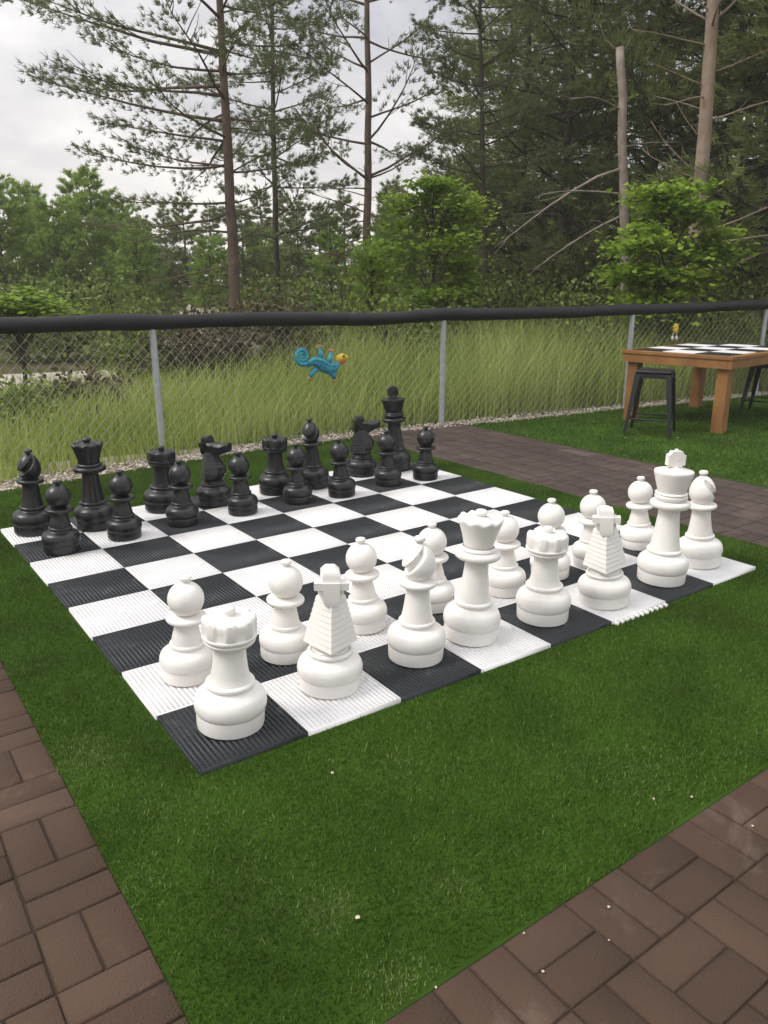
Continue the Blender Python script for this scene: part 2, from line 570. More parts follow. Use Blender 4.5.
# gravel strip
def pebbles(name, n, seed):
    rg = np.random.default_rng(seed)
    base = np.array([(1, 0, 0), (-1, 0, 0), (0, 1, 0), (0, -1, 0), (0, 0, 1), (0, 0, -1)], float)
    fc = np.array([(0, 2, 4), (2, 1, 4), (1, 3, 4), (3, 0, 4), (2, 0, 5), (1, 2, 5), (3, 1, 5), (0, 3, 5)])
    x = rg.uniform(-1.5, 13, n)
    e = np.array([edge_y(a) for a in x])
    y = e - 0.05 + rg.random(n) ** 1.3 * (0.42 + 0.1 * np.sin(x * 2.3))
    s = rg.uniform(0.006, 0.019, n)
    V = base[None] * (s[:, None, None] * rg.uniform(0.6, 1.3, (n, 6, 1)))
    V[:, :, 2] *= 0.7
    a = rg.uniform(0, 6.28, n)
    c, sn = np.cos(a)[:, None], np.sin(a)[:, None]
    vx = V[:, :, 0] * c - V[:, :, 1] * sn
    vy = V[:, :, 0] * sn + V[:, :, 1] * c
    V[:, :, 0], V[:, :, 1] = vx + x[:, None], vy + y[:, None]
    V[:, :, 2] += -0.036 + s[:, None] * rg.uniform(0.3, 1.2, (n, 1))
    Fc = (fc[None] + (np.arange(n) * 6)[:, None, None]).reshape(-1, 3)
    return tag(link(name, np_mesh(name, V.reshape(-1, 3), Fc, np.repeat(rg.random(n), 8)), M['pebble']), kind='stuff')


pebbles('gravel', 9000, 4)
# pale gravel lots seen beyond the fence, far left
sheet('gravel_lot', [tuple(at(-60, 12)[:2]), tuple(at(115, 12.5)[:2]), tuple(at(105, 15.5)[:2]), tuple(at(-80, 15.5)[:2])], ZG, M['lot'])
sheet('gravel_lot', [tuple(at(130, 34)[:2]), tuple(at(262, 34)[:2]), tuple(at(255, 70)[:2]), tuple(at(125, 70)[:2])], ZG, M['lot'])

bm = bmesh.new()                                  # low pale bank of gravel beyond the trees
rgb_ = np.random.default_rng(77)
rows = []
for px in np.linspace(138, 262, 26):
    k = math.sin(math.pi * (px - 138) / 124) ** .5 if 138 < px < 262 else 0
    rows.append([bm.verts.new((*at(px, d)[:2], ZG - .02 + h * k * (1 + rgb_.normal(0, .035)))) for d, h in ((18.6, 0), (19.6, .6), (20.4, .92), (21.4, .98), (22.6, .6), (23.6, 0))])
for a_, b_ in zip(rows, rows[1:]):
    for k in range(5):
        bm.faces.new((a_[k], b_[k], b_[k + 1], a_[k + 1]))
tag(from_bm('gravel_bank', bm, M['bank'], smooth=True), kind='structure')

# ------------------------------------------------------------------ fence
fence = tag(empty('chain_link_fence', (0, fence_y(0), 0)), 'galvanised chain link fence with black foam wrapped top rail behind the chess board', 'fence')


def fpos(x, z=0.0, off=0.0):
    v = Vector((x, fence_y(x), z)) + FN * off
    return v - Vector((0, fence_y(0), 0))


def fence_hit(px, py):
    """where the line of sight meets the fence plane"""
    d = ray(px, py)
    n = np.array(FN)
    t = (np.array([0, fence_y(0), 0]) - CAM) @ n / (d @ n)
    return CAM + d * t


cap = [fence_hit(*q) for q in ((-60, 326), (0, 325.5), (40, 325), (80, 324.5), (115, 323), (155, 321.5), (200, 321), (250, 319.5), (300, 318.8), (350, 319), (400, 318), (425, 316), (443, 314.5),
                               (480, 314.3), (540, 313), (590, 311.5), (628, 309.5), (665, 309), (700, 307.5), (735, 306), (768, 304), (800, 302))]
cx_ = np.array([c[0] for c in cap]); cz_ = np.array([c[2] for c in cap])
xs = np.arange(-2.2, 12.6, 0.06)
rgc = np.random.default_rng(12)
zz = np.interp(xs, cx_, cz_)
lump = np.convolve(rgc.normal(0, 1, len(xs) + 12), np.ones(7) / 7, 'same')[:len(xs)]
bm = bmesh.new()
tube(bm, [fpos(x, z + 0.008 * l) for x, z, l in zip(xs, zz, lump)], [0.066 + 0.006 * l for l in np.roll(lump, 5)], 14)
from_bm('foam_rail_wrap', bm, M['foam'], fence, smooth=True)
POST_X = [-1.35, 1.69, 4.70, 7.38, 9.8]
for x in POST_X:
    bm = bmesh.new()
    top = float(np.interp(x, cx_, cz_)) - 0.05
    tube(bm, [fpos(x, ZG - 0.1), fpos(x, top)], 0.03, 14)
    po = from_bm('fence_post', bm, M['galv'], fence, smooth=True, angle=50)
    for bz in (0.25, 0.55, 0.85):
        bm = bmesh.new()
        tube(bm, [fpos(x, bz - 0.006), fpos(x, bz + 0.006)], 0.0325, 12)
        from_bm('tie_band', bm, M['galv'], po, smooth=True, angle=50)
# wire diamonds
PITCH, WIRE = 0.094, 0.0017
V, Fc = [], []


def wire(a, b, off):
    d = (b - a).normalized()
    u = FN
    v = d.cross(u)
    i = len(V)
    for q in (a, b):
        for s1, s2 in ((1, 0), (0, 1), (-1, 0), (0, -1)):
            V.append(tuple(q + u * (WIRE * s1 + off) + v * WIRE * s2))
    for k in range(4):
        k2 = (k + 1) % 4
        Fc.append((i + k, i + k2, i + 4 + k2, i + 4 + k))


z_lo, z_hi = 0.0, 1.16
x = -3.4
while x < 13.5:
    for s, off in ((1, 0.036), (-1, 0.0415)):
        run = (z_hi - z_lo) * 0.92
        a, b = (x, x + run) if s > 0 else (x + run, x)
        A, B = fpos(a, z_lo), fpos(b, z_hi)
        wire(A, B, off)
    x += PITCH
link('wire_mesh', np_mesh('wire_mesh', V, Fc), M['wire'], fence)

# ------------------------------------------------------------------ chess board
WARP = {}


def board_tile_mesh(name, teeth=False):
    nr = 22
    h = S / 2 - 0.0008
    pitch = 2 * h / nr
    V, Fc = [], []

    def bx(x0, x1, y0, y1, z0, z1):
        i = len(V)
        V.extend([(x, y, z) for z in (z0, z1) for y in (y0, y1) for x in (x0, x1)])
        Fc.extend([tuple(i + k for k in f) for f in ((4, 5, 7, 6), (0, 1, 5, 4), (2, 6, 7, 3), (0, 4, 6, 2), (1, 3, 7, 5))])
    fr = 0.005
    bx(-h, -h + fr, -h, h, -0.03, 0)
    bx(h - fr, h, -h, h, -0.03, 0)
    bx(-h + fr, h - fr, -h, -h + fr, -0.03, -0.0004)
    bx(-h + fr, h - fr, h - fr, h, -0.03, -0.0004)
    rib = pitch * 0.72
    for k in range(1, nr):
        c = -h + pitch * k
        bx(c - rib / 2, c + rib / 2, -h + fr, h - fr, -0.016, -0.0002)
    for k in range(1, nr):
        c = -h + pitch * k
        bx(-h + fr, h - fr, c - rib * 0.36, c + rib * 0.36, -0.018, -0.0016)
    i = len(V)
    V.extend([(-h + .001, -h + .001, -0.0065), (h - .001, -h + .001, -0.0065), (h - .001, h - .001, -0.0065), (-h + .001, h - .001, -0.0065)])
    Fc.append((i, i + 1, i + 2, i + 3))
    if teeth:
        for k in range(11):
            c = -h + 2 * h * (k + 0.5) / 11
            bx(c - 0.006, c + 0.006, -h - 0.022, -h, -0.026, -0.004)
    return np_mesh(name, V, Fc)


tw, tb = board_tile_mesh('white_tile'), board_tile_mesh('dark_tile')
tw.materials.append(M['tile_w']); tb.materials.append(M['tile_b'])
tt = board_tile_mesh('white_tile', True)
tt.materials.append(M['tile_w'])
# the loose tiles on the lawn do not sit in a perfect square: measured corners, in squares
MEAS = {(0,0):(201,772),(1,0):(310,733),(2,0):(403.7,699.8),(3,0):(484.4,669),(4,0):(551.7,643.5),(6,0):(665.5,603),(7,0):(713.9,585.4),(8,0):(756,567),
(0,1):(155.2,713.3),(0,2):(118.3,667),(0,3):(90.8,639.8),(0,4):(66.5,609.8),(0,5):(46.3,584.2),(0,6):(28.5,562),(0,7):(14.2,545.4),(0,8):(.6,526),
(1,6):(102.1,550.6),(1,5):(124.6,568.8),(1,4):(149.2,590),(1,7):(85.4,534.4),(1,1):(258,682.4),(2,6):(169.4,536.7),(3,6):(228.75,524.4),(4,6):(284,513.3),(2,5):(193.3,551.9),(3,5):(256.3,540),(4,5):(312,525.8),(3,4):(288,558),(2,4):(223.5,572),(2,3):(255.8,592.5),(3,7):(202.7,510.8),
(7,6):(421.7,483.3),(8,6):(459.2,477),(8,5):(495.6,486.3),(8,4):(534.2,497.3),(7,5):(455,495.6),(7,4):(492.5,507.7),(7,3):(537.3,523.3),(6,4):(448.75,519.2),(6,5):(411.25,506.25),(5,4):(401.9,531.25),(6,6):(380,493.75)}
K = np.array(list(MEAS.keys()), float)
T = np.array([gp(*v)[:2] for v in MEAS.values()])


def basis(u, v):
    u, v = np.asarray(u, float) / 8, np.asarray(v, float) / 8
    return np.stack([np.ones_like(u), u, v, u * u, u * v, v * v, u ** 3, u * u * v, u * v * v, v ** 3], -1)


coef, *_ = np.linalg.lstsq(np.vstack([basis(K[:, 0], K[:, 1]), 0.3 * np.eye(10)[3:]]), np.vstack([T, np.zeros((7, 2))]), rcond=None)


def bpos(u, v):
    return basis(u, v) @ coef


board = tag(empty('chess_board', (0, 0, 0)), 'giant black and white chess board of ribbed plastic tiles laid on the artificial turf', 'chess board')
rb = random.Random(8)
for u in range(8):
    for v in range(8):
        c = bpos(u + .5, v + .5)
        ex = bpos(u + 1, v + .5) - bpos(u, v + .5)
        ey = bpos(u + .5, v + 1) - bpos(u + .5, v)
        dark = (u + v) % 2 == 0
        me = tb if dark else (tt if (u, v) == (5, 0) else tw)
        o = bpy.data.objects.new('dark_tile' if dark else 'white_tile', me)
        COL.objects.link(o)
        o.parent = board
        o.location = (c[0], c[1], rb.uniform(-0.001, 0.001))
        a = 0.5 * (math.atan2(ex[1], ex[0]) + math.atan2(ey[1], ey[0]) - math.pi / 2)
        o.rotation_euler = (rb.uniform(-.003, .003), rb.uniform(-.003, .003), a + rb.uniform(-.006, .006))
        o.scale = (np.linalg.norm(ex) / S * 0.997, np.linalg.norm(ey) / S * 0.997, 1)
        if (u, v) == (5, 0): o['label'] = 'white tile with its interlocking teeth showing along the outer edge'

EDGE = np.array([bpos(t, 0) for t in np.linspace(0, 8, 17)] + [bpos(8, t) for t in np.linspace(0, 8, 17)] + [bpos(8 - t, 8) for t in np.linspace(0, 8, 17)] + [bpos(0, 8 - t) for t in np.linspace(0, 8, 17)])
EDGE = EDGE.mean(0) + (EDGE - EDGE.mean(0)) * 1.004
turf('turf_grass', 950000, in_main, (X_L - 0.02, 3.62), (Y_F - 0.02, 4.5), 0.0028, 0.0125, 1)
turf('turf_grass', 120000, in_right, (4.95, 13), (0.3, 4.4), 0.007, 0.022, 2)

# ------------------------------------------------------------------ chess pieces


def base_prof(r, h, neck):
    """ring foot, rolled bulge, hollow shoulder and collar; r bulge radius, h top of the collar"""
    k = h / 0.168
    foot = [(0, 0), (r * .86, 0), (r * .925, .004 * k), (r * .937, .012 * k), (r * .945, .050 * k), (r * .938, .056 * k), (r * .93, .0585 * k)]
    roll = smooth_prof([(r * .955, .0605 * k), (r * .985, .070 * k), (r, .085 * k), (r * .982, .102 * k), (r * .915, .119 * k), (r * .80, .1305 * k), (neck * 1.18, .140 * k), (neck * 1.10, .1465 * k)], 4)
    col = smooth_prof([(neck * 1.16, .149 * k), (neck * 1.185, .1555 * k), (neck * 1.15, .163 * k), (neck * 1.0, .168 * k)], 3)
    return foot + roll + col


def ball(r, zc, n=9, a0=-80, a1=90, ky=1.0):
    return [(r * math.cos(RAD(a)), zc + ky * r * math.sin(RAD(a))) for a in np.linspace(a0, a1, n)]


def torus_prof(ri, ro, z, hh):
    return smooth_prof([(ri, z - hh), (ro - hh * .4, z - hh * .75), (ro, z), (ro - hh * .4, z + hh * .75), (ri, z + hh)], 3)


def part(name, prof, m, parent, fn=None, n=44):
    bm = bmesh.new()
    lathe(bm, prof, n, fn)
    return from_bm(name, bm, m, parent, smooth=True, angle=38)


def pawn(m):
    r = empty('chess_pawn')
    part('base', base_prof(.105, .150, .056), m, r)
    part('body', smooth_prof([(.058, .150), (.054, .175), (.047, .205), (.046, .228), (.052, .238)], 4) + torus_prof(.052, .077, .248, .013) + [(.044, .2635), (.02, .266)], m, r)
    part('head', ball(.069, .325, 15, -78, 84), m, r)
    part('finial', smooth_prof([(.012, .388), (.012, .397), (.02, .402), (.0225, .409), (.018, .417), (.0, .420)], 3), m, r, n=20)
    return r


def rook(m):
    r = empty('chess_rook')
    part('base', base_prof(.125, .172, .072), m, r)
    part('column', smooth_prof([(.073, .172), (.065, .195), (.058, .24), (.054, .29), (.056, .300)], 4) +
         smooth_prof([(.064, .303), (.080, .311), (.088, .321), (.084, .327), (.078, .330)], 3), m, r)

    def cren(th, rr, z):
        c = math.cos(8 * th)
        if z > .358 and rr > .06:
            notch = max(0.0, min(1.0, (c + .25) * 1.6))
            return rr - .0058 * notch * min(1, (z - .358) / .006), z - (.006 * notch if (z > .41 and rr > .08) else 0)
        return rr, z
    part('battlement', [(.078, .344), (.0895, .346), (.0935, .351), (.0935, .357), (.0905, .3595), (.0925, .366), (.0925, .390), (.0922, .407), (.0900, .4185), (.084, .4235), (.070, .4225), (.062, .418),
                        (.035, .423), (0, .426)], m, r, cren, 96)
    part('finial', smooth_prof([(.018, .418), (.017, .428), (.021, .434), (.0225, .442), (.017, .452), (0, .456)], 3), m, r, n=20)
    for ch in r.children:
        if ch.name.startswith(('battlement', 'finial')): ch.location.z = -.014
    return r


def bishop(m):
    r = empty('chess_bishop')
    part('base', base_prof(.121, .172, .064), m, r)
    part('body', smooth_prof([(.066, .172), (.058, .21), (.051, .26), (.048, .30), (.053, .316)], 4) + torus_prof(.053, .078, .328, .014) + [(.046, .346), (.02, .349)], m, r)

    def mitre(th, rr, z):                          # slanting cut in the mitre
        x = rr * math.cos(th)
        y = rr * math.sin(th)
        d = (y - .012) * .75 + (z - .44) * .66
        g = max(0.0, 1 - (d / .015) ** 2) * min(1.0, max(0.0, (y + .022) / .02)) * min(1.0, max(0.0, (z - .36) / .01))
        return max(rr - .024 * g, .003), z
    prof = smooth_prof([(.036, .343), (.054, .358), (.0655, .385), (.067, .412), (.058, .445), (.04, .474), (.018, .492), (.012, .494)], 10)
    part('head', prof, m, r, mitre, 120)
    part('finial', smooth_prof([(.011, .490), (.012, .498), (.021, .503), (.0235, .511), (.018, .520), (0, .523)], 3), m, r, n=20)
    return r


def queen(m):
    r = empty('chess_queen')
    part('base', base_prof(.124, .178, .070), m, r)
    part('body', smooth_prof([(.071, .178), (.063, .22), (.055, .29), (.05, .35), (.053, .372), (.06, .380)], 4) + torus_prof(.06, .099, .396, .021) +
         smooth_prof([(.07, .417), (.076, .42), (.072, .43), (.066, .434)], 3), m, r)

    def crown(th, rr, z):
        if z > .535 and rr > .06:
            return rr * (1 + .022 * math.cos(10 * th)), z + .0052 * math.cos(10 * th)
        return rr, z
    part('crown', smooth_prof([(.062, .434), (.066, .455), (.074, .49), (.085, .525), (.092, .545), (.0945, .556), (.089, .566), (.076, .566), (.062, .556), (.05, .560), (.03, .572), (0, .575)], 4),
         m, r, crown, 90)
    part('finial', smooth_prof([(.018, .566), (.018, .576), (.026, .583), (.027, .592), (.018, .602), (0, .605)], 3), m, r, n=20)
    for ch in r.children:
        if ch.name.startswith(('body', 'crown', 'finial')):
            ch.scale.z = .935
            ch.location.z = .178 * .065
    return r


def king(m):
    r = empty('chess_king')
    part('base', base_prof(.127, .178, .074), m, r)
    part('body', smooth_prof([(.076, .178), (.068, .22), (.059, .29), (.053, .35), (.055, .382), (.062, .392)], 4) + torus_prof(.062, .099, .412, .020) +
         smooth_prof([(.072, .434), (.079, .443), (.08, .454), (.074, .461), (.080, .466), (.076, .473), (.068, .476)], 3), m, r)
    part('crown', smooth_prof([(.066, .476), (.072, .49), (.084, .53), (.094, .565), (.096, .575)], 3) + smooth_prof([(.094, .582), (.08, .586), (.06, .588), (.035, .595), (.028, .597)], 2) + [(0, .597)], m, r)
    bm = bmesh.new()                               # cross pattee
    out = []
    for a in range(4):
        ca, sa = math.cos(a * math.pi / 2), math.sin(a * math.pi / 2)
        for x, z in ((.0185, .0185), (.034, .034 * .86), (.026, .045), (-.026, .045), (-.034, .034 * .86)):
            out.append((x * ca + z * sa, -x * sa + z * ca))
    vs = [[bm.verts.new((x, y, .636 + z * (1 if z > -.03 else .75))) for x, z in out] for y in (-.017, .017)]
    cs_ = [bm.verts.new((0, y, .636)) for y in (-.020, .020)]
    for k in range(len(out)):
        k2 = (k + 1) % len(out)
        bm.faces.new((vs[0][k], vs[0][k2], cs_[0])); bm.faces.new((vs[1][k2], vs[1][k], cs_[1]))
        bm.faces.new((vs[0][k], vs[1][k], vs[1][k2], vs[0][k2]))
    bmesh.ops.recalc_face_normals(bm, faces=bm.faces[:])
    lathe(bm, [(.024, .595), (.02, .602), (.017, .612), (0, .616)], 16)
    lathe(bm, [(0.008, .678), (.011, .684), (.007, .691), (0, .692)], 12)
    from_bm('cross', bm, m, r, smooth=True, angle=40)
    return r


def loft(bm, secs, closed=True):
    rings = [[bm.verts.new(p) for p in s] for s in secs]
    n = len(rings[0])
    for a, b in zip(rings, rings[1:]):
        for k in range(n):
            bm.faces.new((a[k], a[(k + 1) % n], b[(k + 1) % n], b[k]))
    bm.faces.new(rings[0][::-1])
    bm.faces.new(rings[-1])


def knight(m):
    """muzzle towards +y; stepped mane down the back"""
    r = empty('chess_knight')
    part('base', base_prof(.125, .158, .074), m, r)
    bm = bmesh.new()
    lathe(bm, smooth_prof([(.072, .158), (.066, .166), (.068, .178), (.080, .194), (.06, .198)], 3), 36)
    secs = []
    nst = 9
    z0, z1 = .190, .375

    def sec(z, t, o):
        b = .102 * (1 - t) + .058 * t + o
        w_ = .098 * (1 - t) + .050 * t + o * .8
        f = float(np.interp(t, [0, .18, .42, .75, 1], [.066, .100, .102, .056, .048]))
        wf = float(np.interp(t, [0, .2, .45, .8, 1], [.058, .06, .05, .036, .034]))
        dz = -.010 * (1 - t)
        return [(0, -b, z + dz), (w_ * .62, -b * .52, z), (w_, -.005, z), (wf, f * .72, z), (0.012, f, z), (-.012, f, z), (-wf, f * .72, z), (-w_, -.005, z), (-w_ * .62, -b * .52, z)]
    for k in range(nst):
        ta, tb_ = k / nst, (k + .78) / nst
        secs.append(sec(z0 + (z1 - z0) * ta, ta, .0056))
        secs.append(sec(z0 + (z1 - z0) * tb_, tb_, .0038))
        secs.append(sec(z0 + (z1 - z0) * (tb_ + .02), tb_, -.0028))
        secs.append(sec(z0 + (z1 - z0) * (k + 1) / nst - .001, (k + 1) / nst, -.0028))
    loft(bm, secs)
    from_bm('neck', bm, m, r, smooth=True, angle=25)
    bm = bmesh.new()

    def hs(y, w_, lo, hi):
        return [(-w_ * .72, y, lo), (w_ * .72, y, lo), (w_, y, lo + (hi - lo) * .3), (w_ * .95, y, hi - (hi - lo) * .22), (w_ * .5, y, hi), (-w_ * .5, y, hi), (-w_ * .95, y, hi - (hi - lo) * .22), (-w_, y, lo + (hi - lo) * .3)]
    loft(bm, [hs(-.050, .034, .372, .440), hs(-.035, .046, .364, .444), hs(.0, .048, .352, .442), hs(.035, .046, .338, .436), hs(.07, .038, .352, .428), hs(.105, .035, .370, .430), hs(.13, .038, .374, .444), hs(.145, .032, .382, .440)])
    # ears joined by a bar across the poll
    box(bm, -.063, .063, -.060, -.018, .412, .440)
    # crest: square tongue down the mane and a rounded knob above the bar
    loft(bm, [[(-.022, -.066, .352), (.022, -.066, .352), (.022, -.03, .352), (-.022, -.03, .352)], [(-.030, -.070, .372), (.030, -.070, .372), (.030, -.03, .372), (-.030, -.03, .372)],
              [(-.030, -.0655, .441), (.030, -.0655, .441), (.030, -.02, .441), (-.030, -.02, .441)]])
    loft(bm, [[(-.032, -.056, .439), (.032, -.056, .439), (.032, .01, .439), (-.032, .01, .439)], [(-.033, -.054, .462), (.033, -.054, .462), (.033, .004, .462), (-.033, .004, .462)],
              [(-.028, -.048, .476), (.028, -.048, .476), (.028, -.004, .476), (-.028, -.004, .476)], [(-.015, -.040, .482), (.015, -.040, .482), (.015, -.014, .482), (-.015, -.014, .482)]])
    bmesh.ops.bevel(bm, geom=[e for e in bm.edges if len(e.link_faces) == 2 and e.calc_face_angle() > .5], offset=.003, segments=2, affect='EDGES')
    from_bm('head', bm, m, r, smooth=True, angle=35)
    for s in (-1, 1):
        bm = bmesh.new()
        bmesh.ops.create_uvsphere(bm, u_segments=10, v_segments=8, radius=.008, matrix=Matrix.Translation((s * .045, .03, .420)))
        from_bm('eye', bm, m, r, smooth=True)
    return r


BUILD = dict(pawn=pawn, rook=rook, bishop=bishop, queen=queen, king=king, knight=knight)
RB = dict(pawn=.098, rook=.117, bishop=.113, queen=.116, king=.119, knight=.117)
GW, GB = 'white giant chess pieces', 'black giant chess pieces'
# kind, colour, base centre px, base front px, turn of its front (degrees, counter-clockwise from +y), label
PIECES = [
    ('rook', 'white', 230.5, 741.5, 0, 'white rook on the dark tile at the board\'s near corner'),
    ('pawn', 'white', 188, 688, 0, 'white pawn at the left edge of the board, right behind the near corner rook'),
    ('pawn', 'white', 285.5, 666.5, 0, 'white pawn between the corner rook and the ridged knight with its back turned'),
    ('knight', 'white', 330, 701, -30, 'white knight with its stepped mane turned to us, beside the corner rook'),
    ('pawn', 'white', 363.5, 636, 0, 'white pawn standing behind the gap between near knight and near bishop'),
    ('bishop', 'white', 416, 669.5, 62, 'white bishop between the near white knight and the white queen'),
    ('pawn', 'white', 432.3, 615, 0, 'white pawn half hidden behind the near white bishop'),
    ('queen', 'white', 473, 648.5, 0, 'white queen with wavy crown rim in the middle of the white row'),
    ('pawn', 'white', 505, 599, 0, 'white pawn mostly hidden behind the white queen'),
    ('rook', 'white', 543.5, 628, 8, 'white rook on a dark tile between white queen and far white knight'),
    ('pawn', 'white', 550.5, 582, 0, 'white pawn directly behind the rook in the middle of the white row'),
    ('pawn', 'white', 591.5, 570, 0, 'white pawn right behind the white knight that stands next to the king'),
    ('knight', 'white', 604, 611, -48, 'white knight with its stepped mane turned to us, left of the white king'),
    ('pawn', 'white', 638.5, 551.5, 0, 'white pawn just left of the white king, last of its row'),
    ('king', 'white', 662.5, 588, -28, 'tall white king topped by a cross'),
    ('bishop', 'white', 698, 570, -118, 'white bishop on the white tile at the board\'s right corner'),
    ('bishop', 'black', 34.5, 537, 95, 'black bishop on the white tile at the board\'s left corner'),
    ('pawn', 'black', 62, 556, 0, 'black pawn in front of the corner bishop, on the board\'s left edge'),
    ('queen', 'black', 95, 532, 0, 'black queen with flared wavy crown'),
    ('pawn', 'black', 124.5, 542, 0, 'black pawn in front of the black queen, on a white tile'),
    ('rook', 'black', 162.5, 514, 0, 'black rook next to the black queen, before the fence post'),
    ('pawn', 'black', 182.5, 528, 0, 'black pawn in front of the rook nearest the black queen'),
    ('knight', 'black', 214, 508, 215, 'black knight facing the board between the two black rooks'),
    ('pawn', 'black', 242.5, 517, 0, 'black pawn in front of the knight that stands between two rooks'),
    ('rook', 'black', 275.5, 496.5, 10, 'black rook beside the taller black bishop'),
    ('pawn', 'black', 297.5, 505.5, 0, 'black pawn in front of the gap between rook and bishop'),
    ('bishop', 'black', 314, 490, 120, 'black bishop between a black rook and the sideways knight'),
    ('pawn', 'black', 341.5, 499, 0, 'black pawn just left of the sideways black knight'),
    ('knight', 'black', 361, 478, 255, 'black knight seen in profile with its muzzle towards the black king'),
    ('pawn', 'black', 388.5, 487.5, 0, 'black pawn in front of the black king'),
    ('king', 'black', 395.5, 472, -20, 'tall black king topped by a cross'),
    ('pawn', 'black', 425.5, 481.5, 0, 'black pawn at the far right corner of the board'),
]
def proj(p):
    y = R @ (np.array(p, float) - CAM)
    return CX + F_PX * y[0] / y[2], CY + F_PX * y[1] / y[2], y[2]


# base centre and head centre across the picture: the tiles on the lawn are not level, so pieces lean a little
STAND = [(231, 229.3), (187.5, 190.6), (284.5, 287.8), (329.7, 331), (364.5, 361.4), (415.5, 419), (432.7, 432), (470, 482), (504.5, 505), (542, 547.5), (549.7, 551.3), (591, 593), (603.7, 604), (638, 640.3), (660.5, 673), (698, 701),
         (34.3, 32.7), (62, 59.2), (96, 87.5), (125, 120.7), (163, 161.3), (183, 180), (215, 211), (243.3, 239), (275.5, 274.7), (298, 296.3), (314, 310.2), (342, 339.3), (361, 362), (388.4, 386.5), (396, 393.3), (425.3, 425.7)]
HEAD_Z = dict(pawn=.325, rook=.385, bishop=.42, queen=.5, king=.53, knight=.40)
PROTO = {}
RIGHT = Vector(R[0]); RIGHT.z = 0; RIGHT.normalize()
FWD = Vector((-RIGHT.y, RIGHT.x, 0))
for (kind, colr, px, py, turn, lab), (bx_, hx_) in zip(PIECES, STAND):
    key = (kind, colr)
    if key not in PROTO:
        o = PROTO[key] = BUILD[kind](M[colr])
    else:
        o = copy_tree(PROTO[key])
    q = gp(bx_, py)
    d = q - CAM
    d[2] = 0
    d /= np.linalg.norm(d)
    c = Vector(q + d * RB[kind])
    for _ in range(3):
        x0, _y, dep = proj(c)
        c += RIGHT * ((bx_ - x0) / F_PX * dep)
    x1, _y, dep = proj(c + Vector((0, 0, HEAD_Z[kind])))
    lean = max(-.055, min(.055, (hx_ - x1) / F_PX * dep / HEAD_Z[kind]))
    o.rotation_mode = 'QUATERNION'
    o.rotation_quaternion = (Matrix.Rotation(lean, 3, FWD) @ Matrix.Rotation(RAD(turn), 3, 'Z')).to_quaternion()
    o.location = (c.x, c.y, 0.0005 + abs(math.sin(lean)) * .045)
    tag(o, lab, 'chess piece', GW if colr == 'white' else GB)

# ------------------------------------------------------------------ table and stools on the far lawn
ta, tb2 = Vector((-.27, .963, 0)), Vector((.963, .27, 0))
tn = gp(733.4, 357.2, 0.775)
tl_ = gp(619.5, 351.2, 0.775)
tlen = 1.06 * float(np.linalg.norm(tl_ - tn))
an = math.atan2(tl_[1] - tn[1], tl_[0] - tn[0]) - RAD(9)
ta = Vector((math.cos(an), math.sin(an), 0))
tb2 = Vector((ta.y, -ta.x, 0))
table = tag(empty('picnic_table', (tn[0], tn[1], -0.03), math.atan2(tb2.y, tb2.x)), 'chunky honey coloured timber table with chess squares on top', 'table')
TW, TL = 1.75, tlen
ZT = 0.805                                          # local heights count from z = -0.03
bm = bmesh.new()
box(bm, 0, TW, 0, TL, ZT - .035, ZT)
bevel(bm, .004)
from_bm('tabletop', bm, M['wood'], table)
bm = bmesh.new()
for a in ((.012, TW - .012, .012, .05), (.012, TW - .012, TL - .05, TL - .012), (.012, .05, .052, TL - .052), (TW - .05, TW - .012, .052, TL - .052)):
    box(bm, *a, ZT - .125, ZT - .036)
from_bm('apron', bm, M['wood'], table)
for x0 in (.055, TW - .175):
    for y0 in (.055, TL - .175):
        bm = bmesh.new()
        box(bm, x0, x0 + .12, y0, y0 + .12, 0.012, ZT - .037)
        bevel(bm, .005)
        from_bm('leg', bm, M['wood'], table)
for col_, nm in ((0, 'dark_squares'), (1, 'white_squares')):
    bm = bmesh.new()
    nx, ny = 5, 3
    sx_, sy_ = (TW - .16) / nx, (TL - .16) / ny
    for i in range(nx):
        for j in range(ny):
            if (i + j) % 2 == col_:
                box(bm, .08 + i * sx_ + .001, .08 + (i + 1) * sx_ - .001, .08 + j * sy_ + .001, .08 + (j + 1) * sy_ - .001, ZT + .001, ZT + .006)
    from_bm(nm, bm, M['sq_white'] if col_ else M['sq_black'], table)


